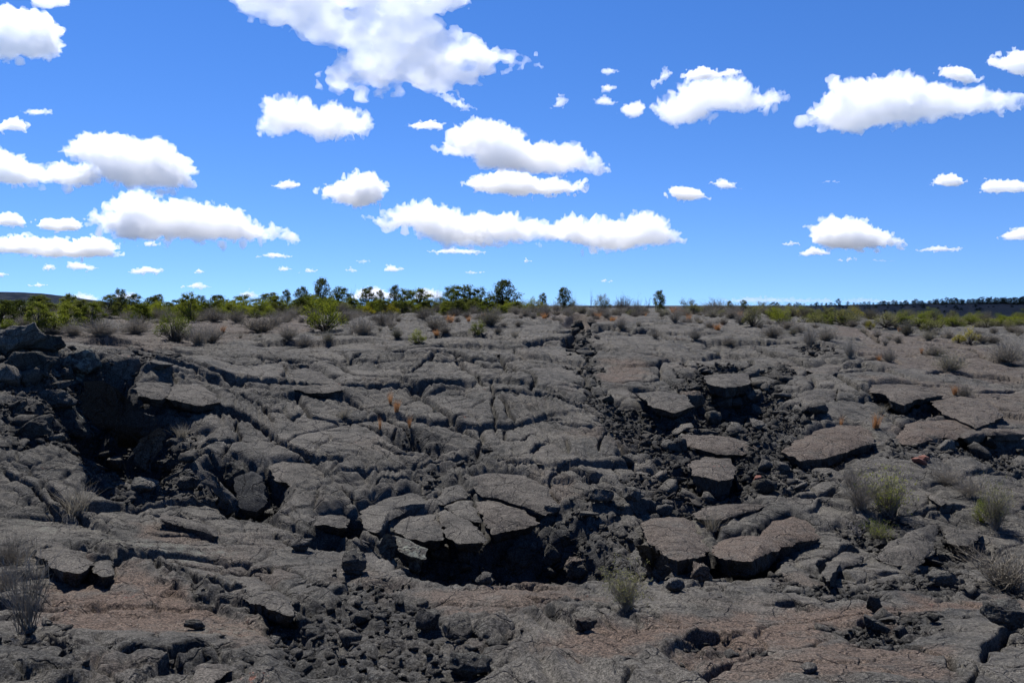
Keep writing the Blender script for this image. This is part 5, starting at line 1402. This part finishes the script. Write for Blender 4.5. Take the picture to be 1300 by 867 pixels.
hill = mesh_obj('hill', np.stack([xx.ravel(), yy.ravel(), zz], 1), f_, [m_hill], smooth=True); tag(hill, kind='structure')
MFP = .085
# ------------------------------------------------------------------ clouds
CLOUD_BASE = 260.0
_cm = {}
def cloud_mat(dens):
    k = round(math.log(dens) * 4)
    if k not in _cm:
        m, nt = new_mat('cloud_vapour')
        vol = N(nt, 'ShaderNodeVolumePrincipled')
        vol.inputs['Color'].default_value = (1, 1, 1, 1)
        vol.inputs['Density'].default_value = math.exp(k / 4)
        vol.inputs['Anisotropy'].default_value = 0.45
        mo = N(nt, 'ShaderNodeOutputMaterial')
        nt.links.new(vol.outputs[0], mo.inputs['Volume'])
        _cm[k] = m
    return _cm[k]

_ico = None
def unit_ico():
    global _ico
    if _ico is None:
        bm = bmesh.new(); bmesh.ops.create_icosphere(bm, subdivisions=2, radius=1)
        _ico = (np.array([v.co for v in bm.verts]), np.array([[v.index for v in f.verts] for f in bm.faces])); bm.free()
    return _ico

def cloud(poly, label, seed=1, rough=1.0, group=None, sc=1.0):
    poly = [(float(a), float(b)) for a, b in poly]
    r_ = np.random.default_rng(seed)
    ys = [p[1] for p in poly]; xs = [p[0] for p in poly]
    base_py = max(ys)
    _, zr = ray(650, min(base_py, 374))
    D = min(CLOUD_BASE / max(zr, 1e-4), 11000.0) * sc
    mpp = D / FPX
    W, H = max(xs) - min(xs), max(ys) - min(ys)
    step = max(1.0, min(W, H) / 14.0, math.sqrt(W * H) / 34)
    gx, gy = np.meshgrid(np.arange(min(xs), max(xs), step), np.arange(min(ys), max(ys), step))
    gx = gx.ravel() + r_.uniform(-.5, .5, gx.size) * step; gy = gy.ravel() + r_.uniform(-.5, .5, gy.size) * step
    ins = in_poly(gx, gy, poly); gx = gx[ins]; gy = gy[ins]
    if len(gx) < 3:
        gx = np.linspace(min(xs) + W * .2, max(xs) - W * .2, 4); gy = np.full(4, (min(ys) + max(ys)) / 2)
    dist = np.full(gx.shape, 1e9)
    n = len(poly)
    for i in range(n):
        dd, _, _ = seg_dist(gx, gy, poly[i], poly[(i + 1) % n]); dist = np.minimum(dist, dd)
    rad = np.clip(dist * 1.05, .8, 17) * r_.uniform(.75, 1.1, gx.shape)
    # torn scraps round the rim
    per_n = int(sum(math.dist(poly[i], poly[(i + 1) % n]) for i in range(n)) / 3.2)
    tiny = min(W, H) < 15
    if tiny: rad = rad * .62; keep_ = r_.random(len(gx)) < .62; keep_[:2] = True; gx, gy, rad, dist = gx[keep_], gy[keep_], rad[keep_], dist[keep_]
    for _ in range(per_n):
        i_ = r_.integers(0, n); t_ = r_.random(); a_, b_ = poly[i_], poly[(i_ + 1) % n]
        x_ = a_[0] + (b_[0] - a_[0]) * t_ + r_.normal() * (1.2 if tiny else 3.0); y_ = a_[1] + (b_[1] - a_[1]) * t_ + r_.normal() * (.7 if tiny else 1.8)
        gx = np.append(gx, x_); gy = np.append(gy, y_); rad = np.append(rad, r_.uniform(.6, 1.3) * (1 if tiny else 1.5)); dist = np.append(dist, 1.0)
    iv, fi = unit_ico()
    V, Fc = [], []
    off = 0
    hmax = min(W, H) * .9
    for k in range(len(gx)):
        x, z = ray(gx[k], gy[k]); r = rad[k] * mpp
        dep = r_.uniform(-.9, .9) * min(max(dist[k] * 1.2, 1.0), 15) * mpp * 1.0
        c = np.array([x * (D + dep), D + dep, CAMZ + z * (D + dep)])
        s = np.array([1.25 if rad[k] > 3 else 1.7, 1.3, .85 if rad[k] > 3 else .7]) * r
        V.append(iv * s + c); Fc.append(fi + off); off += len(iv)
    o = mesh_obj('cloud', np.concatenate(V), np.concatenate(Fc))
    vox = max(.85, math.sqrt(W * H) / 150) * mpp
    md = o.modifiers.new('r', 'REMESH'); md.mode = 'VOXEL'; md.voxel_size = vox
    dg = bpy.context.evaluated_depsgraph_get(); dg.update()
    ev = o.evaluated_get(dg); me = bpy.data.meshes.new_from_object(ev)
    o.modifiers.clear(); old = o.data; o.data = me; bpy.data.meshes.remove(old)
    nv = len(me.vertices)
    co = np.empty(nv * 3, np.float32); me.vertices.foreach_get('co', co); co = co.reshape(-1, 3).astype(float)
    no = np.empty(nv * 3, np.float32); me.vertices.foreach_get('normal', no); no = no.reshape(-1, 3).astype(float)
    q = co / mpp + seed * 31.7
    size = min(W, H)
    a = min(size * .2, 10.0) * rough
    f0 = 1 / max(size * .42, 3.0)
    q2 = q.copy(); q2[:, 2] *= 1.35
    disp = fbm3(q2, f0, 2, seed, .5) * a * 1.0 + (fbm3(q2, f0 * 1.8, 5, seed + 5, .72, bill=True) - .42) * a * 1.75
    low = np.clip(-no[:, 2], 0, 1)
    disp *= (1 - .45 * low)
    co = co + no * disp[:, None] * mpp
    # wispy smear sideways
    co[:, 0] += noise3(q[:, 0] * .12, q[:, 1] * .12, q[:, 2] * .25, 77) * a * .5 * mpp
    me.vertices.foreach_set('co', co.astype(np.float32).ravel())
    me.update()
    # close the shape again after the fluffing and drop the hidden voids inside
    md = o.modifiers.new('r', 'REMESH'); md.mode = 'VOXEL'; md.voxel_size = vox * .8
    dg = bpy.context.evaluated_depsgraph_get(); dg.update()
    me2 = bpy.data.meshes.new_from_object(o.evaluated_get(dg)); o.modifiers.clear(); o.data = me2; bpy.data.meshes.remove(me); me = me2
    nv = len(me.vertices); co = np.empty(nv * 3, np.float32); me.vertices.foreach_get('co', co); co = co.reshape(-1, 3).astype(float)
    ev_ = np.empty(len(me.edges) * 2, np.int64); me.edges.foreach_get('vertices', ev_); ev_ = ev_.reshape(-1, 2)
    lab_ = np.arange(nv)
    while True:
        mn = np.minimum(lab_[ev_[:, 0]], lab_[ev_[:, 1]]); new = lab_.copy()
        np.minimum.at(new, ev_[:, 0], mn); np.minimum.at(new, ev_[:, 1], mn); new = new[new]; new = new[new]
        if (new == lab_).all(): break
        lab_ = new
    ids, inv, cnt = np.unique(lab_, return_inverse=True, return_counts=True)
    big_ = int(np.argmax(cnt)); fq = np.empty(len(me.loops), np.int64); me.loops.foreach_get('vertex_index', fq); fq = fq.reshape(-1, 4)
    keepc = np.zeros(len(ids), bool); keepc[big_] = True
    lo, hi = co[inv == big_].min(0), co[inv == big_].max(0)
    for c_ in range(len(ids)):
        if c_ == big_ or cnt[c_] < 12: continue
        q_ = co[inv == c_]
        if (q_.min(0) > lo).all() and (q_.max(0) < hi).all():
            # signed volume: voids inside point inwards
            f_ = fq[inv[fq[:, 0]] == c_]; a_, b2_, c2_ = co[f_[:, 0]] - q_.mean(0), co[f_[:, 1]] - q_.mean(0), co[f_[:, 2]] - q_.mean(0)
            if (a_ * np.cross(b2_, c2_)).sum() < 0: continue
        keepc[c_] = cnt[c_] > 14
    kv = keepc[inv]; mp_ = np.cumsum(kv) - 1; f_ = mp_[fq[kv[fq[:, 0]]]]; co = co[kv]
    o2 = mesh_obj('tmp', co, f_, link=False); me = o2.data; o.data = me; bpy.data.objects.remove(o2)
    ctr = co.mean(0)
    me.vertices.foreach_set('co', (co - ctr).astype(np.float32).ravel()); o.location = ctr
    me.polygons.foreach_set('use_smooth', np.ones(len(me.polygons), dtype=bool))
    me.update()
    me.materials.append(cloud_mat(1 / ((min(size * MFP * 1.8 + 2.2, 12) * (1.7 if 'biggest' in label else 1) + (14 if 'pale band' in label else 5 if 'pale' in label or 'faint' in label or 'wisp' in label or 'scrap' in label else 0)) * mpp)))
    # optical density follows the cloud's real size, so that thin rims stay see-through
    tag(o, label, 'cloud', group or 'fair weather clouds')
    return o

def unseen_shade_cloud():
    """an unseen cloud added above the frame to shade the far ridge"""
    r_ = np.random.default_rng(4); iv, fi = unit_ico(); V, F_, off = [], [], 0
    for k in range(150):
        x = r_.uniform(-40, 300); y = r_.uniform(272, 452)
        rr = r_.uniform(16, 30) * (1 - .5 * abs((x - 130) / 170) ** 3)
        V.append(iv * np.array([1.3, 1.3, .7]) * rr + np.array([x, y, 262 + r_.uniform(-6, 10)])); F_.append(fi + off); off += len(iv)
    o = mesh_obj('cloud', np.concatenate(V), np.concatenate(F_))
    md = o.modifiers.new('r', 'REMESH'); md.mode = 'VOXEL'; md.voxel_size = 5
    dg = bpy.context.evaluated_depsgraph_get(); dg.update()
    me = bpy.data.meshes.new_from_object(o.evaluated_get(dg)); o.modifiers.clear(); o.data = me
    me.materials.append(cloud_mat(.10))
    tag(o, 'broad unseen cloud added overhead to cast shadow on the far ridge', 'cloud', 'fair weather clouds')
unseen_shade_cloud()  # out of view, added for its shadow on the far ridge
CL = [
 ([(294,0),(310,18),(340,28),(365,35),(395,50),(425,62),(432,72),(420,85),(402,92),(405,112),(440,120),(500,118),(560,120),(610,110),(620,95),(650,88),(688,85),(680,75),(650,65),(620,55),(590,48),(560,35),(550,20),(595,8),(600,-20),(560,-60),(320,-60),(280,-20)], 'biggest cloud, white with grey hollows, cut by the top edge of the photo'),
 ([(550,118),(575,123),(600,135),(590,140),(570,132)], 'torn wisp hanging under the biggest cloud'),
 ([(-30,5),(0,12),(40,20),(65,28),(77,42),(72,55),(78,68),(60,77),(20,76),(0,78),(-30,78)], 'rounded white cloud cut by the left edge near the top corner'),
 ([(40,-8),(90,-8),(86,6),(60,11),(42,6)], 'cloud scrap at the very top above the rounded left cloud'),
 ([(343,122),(370,121),(390,128),(400,135),(420,132),(440,140),(460,150),(471,160),(465,170),(430,174),(400,174),(375,168),(350,172),(330,168),(332,158),(342,155)], 'puffy white cloud with a square left shoulder just below the biggest cloud'),
 ([(515,160),(528,155),(545,152),(565,159),(560,166),(530,165)], 'tiny lens shaped cloud right of the square shouldered puff'),
 ([(560,190),(575,168),(600,155),(640,155),(665,168),(665,178),(700,182),(740,195),(773,210),(765,218),(720,219),(640,218),(610,212),(600,198),(580,198)], 'wide cloud with ragged peaks on its left and a tail to the right, mid sky'),
 ([(587,235),(610,223),(640,217),(690,228),(720,229),(742,232),(735,243),(700,248),(650,248),(610,244)], 'flat cloud shelf directly under the ragged peaked cloud'),
 ([(345,236),(365,227),(382,234),(372,240),(352,240)], 'small puff alone between the long left cloud and the knotted puff'),
 ([(407,240),(430,230),(450,222),(475,224),(491,235),(480,248),(482,258),(460,262),(435,260),(415,250)], 'compact knotted puff of cloud left of the sky centre'),
 ([(80,190),(105,175),(125,172),(150,174),(180,177),(200,182),(215,195),(235,208),(242,228),(220,240),(180,237),(140,232),(130,220),(110,205),(90,198)], 'plump cloud with a grey underside, upper of the two overlapping ones at left'),
 ([(-30,190),(0,190),(25,200),(50,215),(85,208),(120,215),(130,225),(100,234),(60,232),(20,234),(-30,234)], 'cloud at the left edge whose tail runs behind the plump cloud'),
 ([(135,262),(140,250),(175,244),(205,258),(240,256),(280,264),(310,275),(340,288),(375,295),(370,304),(300,306),(240,306),(150,303),(145,294),(110,284),(120,272),(150,272)], 'long arched cloud with a grey belly and a pointed right end'),
 ([(48,284),(60,278),(90,278),(106,286),(95,293),(60,293)], 'small oval cloud touching the left tip of the long arched cloud'),
 ([(-30,272),(10,271),(34,280),(25,286),(-30,287)], 'small cloud at the left edge above the low streaked cloud'),
 ([(-30,305),(30,300),(60,303),(95,308),(120,300),(147,308),(140,318),(145,325),(100,328),(40,323),(-30,318)], 'low streaked cloud along the left edge, below the long arched cloud'),
 ([(468,278),(500,270),(510,260),(540,258),(570,265),(590,275),(610,272),(640,276),(660,280),(680,288),(690,285),(710,283),(720,277),(745,279),(775,282),(800,272),(815,270),(835,280),(850,292),(868,305),(840,310),(810,312),(790,318),(755,316),(740,312),(700,308),(650,306),(610,312),(565,312),(545,300),(520,290),(490,288)], 'longest cloud bank, two humps joined low above the ridge centre'),
 ([(543,319),(570,315),(600,317),(620,321),(600,323),(555,322)], 'thin sliver of cloud under the left hump of the longest bank'),
 ([(828,138),(835,128),(862,122),(870,105),(895,103),(930,103),(960,118),(985,115),(1003,124),(985,133),(950,140),(920,141),(895,140),(901,150),(865,158),(845,155)], 'white cloud with a lobed lower left corner, right of the biggest cloud'),
 ([(870,92),(890,86),(915,92),(942,88),(935,96),(900,100),(875,103)], 'narrow cloud streak resting on top of the lobed white cloud'),
 ([(752,126),(770,122),(787,131),(775,135),(760,133)], 'cloud scrap second from the lobed cloud in the scattered row'),
 ([(790,142),(795,132),(810,129),(819,136),(812,148),(797,149)], 'rounder cloud scrap just left of the lobed white cloud'),
 ([(763,90),(773,86),(785,90),(775,95),(765,95)], 'topmost of the scattered cloud scraps left of the lobed cloud'),
 ([(763,110),(770,105),(780,110),(776,118),(766,117)], 'middle cloud scrap above the scattered row'),
 ([(703,136),(710,123),(718,121),(714,134),(706,138)], 'leftmost slanting cloud scrap near the tail of the biggest cloud'),
 ([(826,110),(835,100),(845,87),(852,95),(838,106)], 'slanting cloud wisp left of the narrow streak'),
 ([(1020,150),(1040,135),(1058,130),(1055,110),(1075,100),(1110,98),(1150,98),(1180,106),(1210,110),(1235,120),(1270,118),(1292,128),(1285,138),(1250,142),(1220,146),(1190,150),(1150,158),(1120,158),(1085,166),(1060,160),(1040,160)], 'large bright cloud at upper right with a drawn out right arm'),
 ([(1193,95),(1200,86),(1225,86),(1235,98),(1250,100),(1230,106),(1210,100)], 'small torn cloud over the arm of the large upper right cloud'),
 ([(1257,76),(1275,70),(1300,66),(1340,70),(1340,95),(1295,95),(1280,86),(1262,85)], 'cloud cut by the right edge near the top corner'),
 ([(1182,234),(1195,222),(1212,221),(1224,232),(1210,237)], 'little domed cloud, left one of the pair near the right edge'),
 ([(1243,240),(1255,229),(1275,231),(1290,230),(1340,236),(1330,244),(1260,245)], 'flat based cloud cut by the right edge, right one of the pair'),
 ([(1028,288),(1060,278),(1080,279),(1100,284),(1110,292),(1135,300),(1150,310),(1100,316),(1060,316),(1040,312),(1035,302)], 'wedge shaped cloud low over the right side of the plain'),
 ([(1015,322),(1030,312),(1045,317),(1055,321),(1040,325),(1018,325)], 'small flat cloud tucked under the left end of the wedge cloud'),
 ([(992,310),(1005,306),(1018,310),(1000,313)], 'tiny cloud left of the wedge cloud'),
 ([(1065,330),(1080,326),(1090,330),(1070,332)], 'tiny cloud centred below the wedge cloud'),
 ([(1105,331),(1120,329),(1133,331),(1115,333)], 'tiny faint cloud below the right tip of the wedge cloud'),
 ([(1163,317),(1190,312),(1223,315),(1215,319),(1170,320)], 'thin flat cloud dash right of the wedge cloud'),
 ([(1267,300),(1300,289),(1340,292),(1340,303),(1280,305)], 'low cloud cut by the right edge near the dash cloud'),
 ([(848,240),(865,236),(890,244),(900,252),(870,255),(855,250)], 'ragged little cloud, left one of two above the longest bank'),
 ([(902,232),(920,226),(940,240),(915,240)], 'ragged little cloud, right one of two above the longest bank'),
 ([(1044,231),(1060,229),(1068,231),(1056,233)], 'faint speck of cloud alone over the wedge cloud'),
 ([(920,380),(950,376),(1000,378),(1060,379),(1055,385),(925,385)], 'pale band of cloud lying on the horizon behind the small ridge trees'),
 ([(1065,381),(1090,378),(1120,380),(1190,382),(1160,385),(1070,385)], 'pale band of cloud on the horizon over the dark far ridge'),
 ([(-10,160),(20,150),(35,160),(30,166),(0,166)], 'torn cloud at the left edge between the rounded and plump clouds'),
 ([(28,141),(40,139),(60,138),(70,145),(40,147)], 'faint torn wisp above the torn left edge cloud'),
 ([(82,341),(90,332),(103,333),(128,340),(110,344)], 'small cloud under the right end of the low streaked cloud'),
 ([(50,341),(62,335),(75,340),(60,343)], 'smaller cloud left of the one under the streaked cloud'),
 ([(158,345),(185,338),(210,343),(200,348),(170,348)], 'flattened puff below the arched cloud, above the left bushes'),
 ([(245,345),(252,340),(260,345),(252,347)], 'dot of cloud right of the flattened puff'),
 ([(230,365),(250,358),(269,364),(255,367)], 'small white cloud closest above the left trees'),
 ([(325,326),(345,320),(373,325),(355,328)], 'thin small cloud below the pointed end of the arched cloud'),
 ([(348,342),(360,338),(371,342),(360,345)], 'cloud dash just under the thin small cloud'),
 ([(380,345),(392,341),(403,344),(392,347)], 'cloud dash right of its twin above the ridge trees'),
 ([(451,332),(462,329),(473,332),(462,335)], 'faint upper dash of cloud left of the bank'),
 ([(438,343),(446,340),(455,343),(446,345)], 'tiny cloud left of the white one over the ridge trees'),
 ([(484,343),(496,336),(513,342),(505,345),(490,346)], 'clean white puff over the ridge trees under the bank'),
 ([(590,347),(600,344),(612,346),(602,348)], 'dash of cloud right of the clean white puff'),
 ([(178,312),(190,306),(205,310),(195,314)], 'cloud crumb under the arched cloud'),
 ([(37,363),(48,359),(62,362),(50,365)], 'cloud dash above the far mesa'),
 ([(-10,350),(0,345),(12,348),(4,351)], 'tiny cloud on the left edge above the mesa'),
 ([(80,381),(90,375),(105,371),(125,377),(120,384)], 'pale cloud low behind the mesa slope'),
 ([(140,378),(150,372),(165,371),(178,378),(170,383)], 'pale cloud low behind the left tree line'),
 ([(298,374),(315,368),(330,374),(320,380)], 'pale cloud behind the leftmost dark trees of the ridge'),
 ([(445,375),(460,368),(475,366),(500,373),(510,380),(450,381)], 'pale cloud behind the tall ridge trees'),
 ([(525,375),(540,366),(555,370),(565,379),(530,381)], 'pale cloud behind the bushy trees of the ridge centre'),
 ([(660,332),(668,329),(674,331),(667,333)], 'crumb of cloud right of centre under the longest bank'),
 ([(760,357),(768,354),(776,357),(768,359)], 'single crumb of cloud over the ridge crack'),
]
for i, (poly, lab) in enumerate(CL):
    cloud(poly, lab, seed=11 + i)
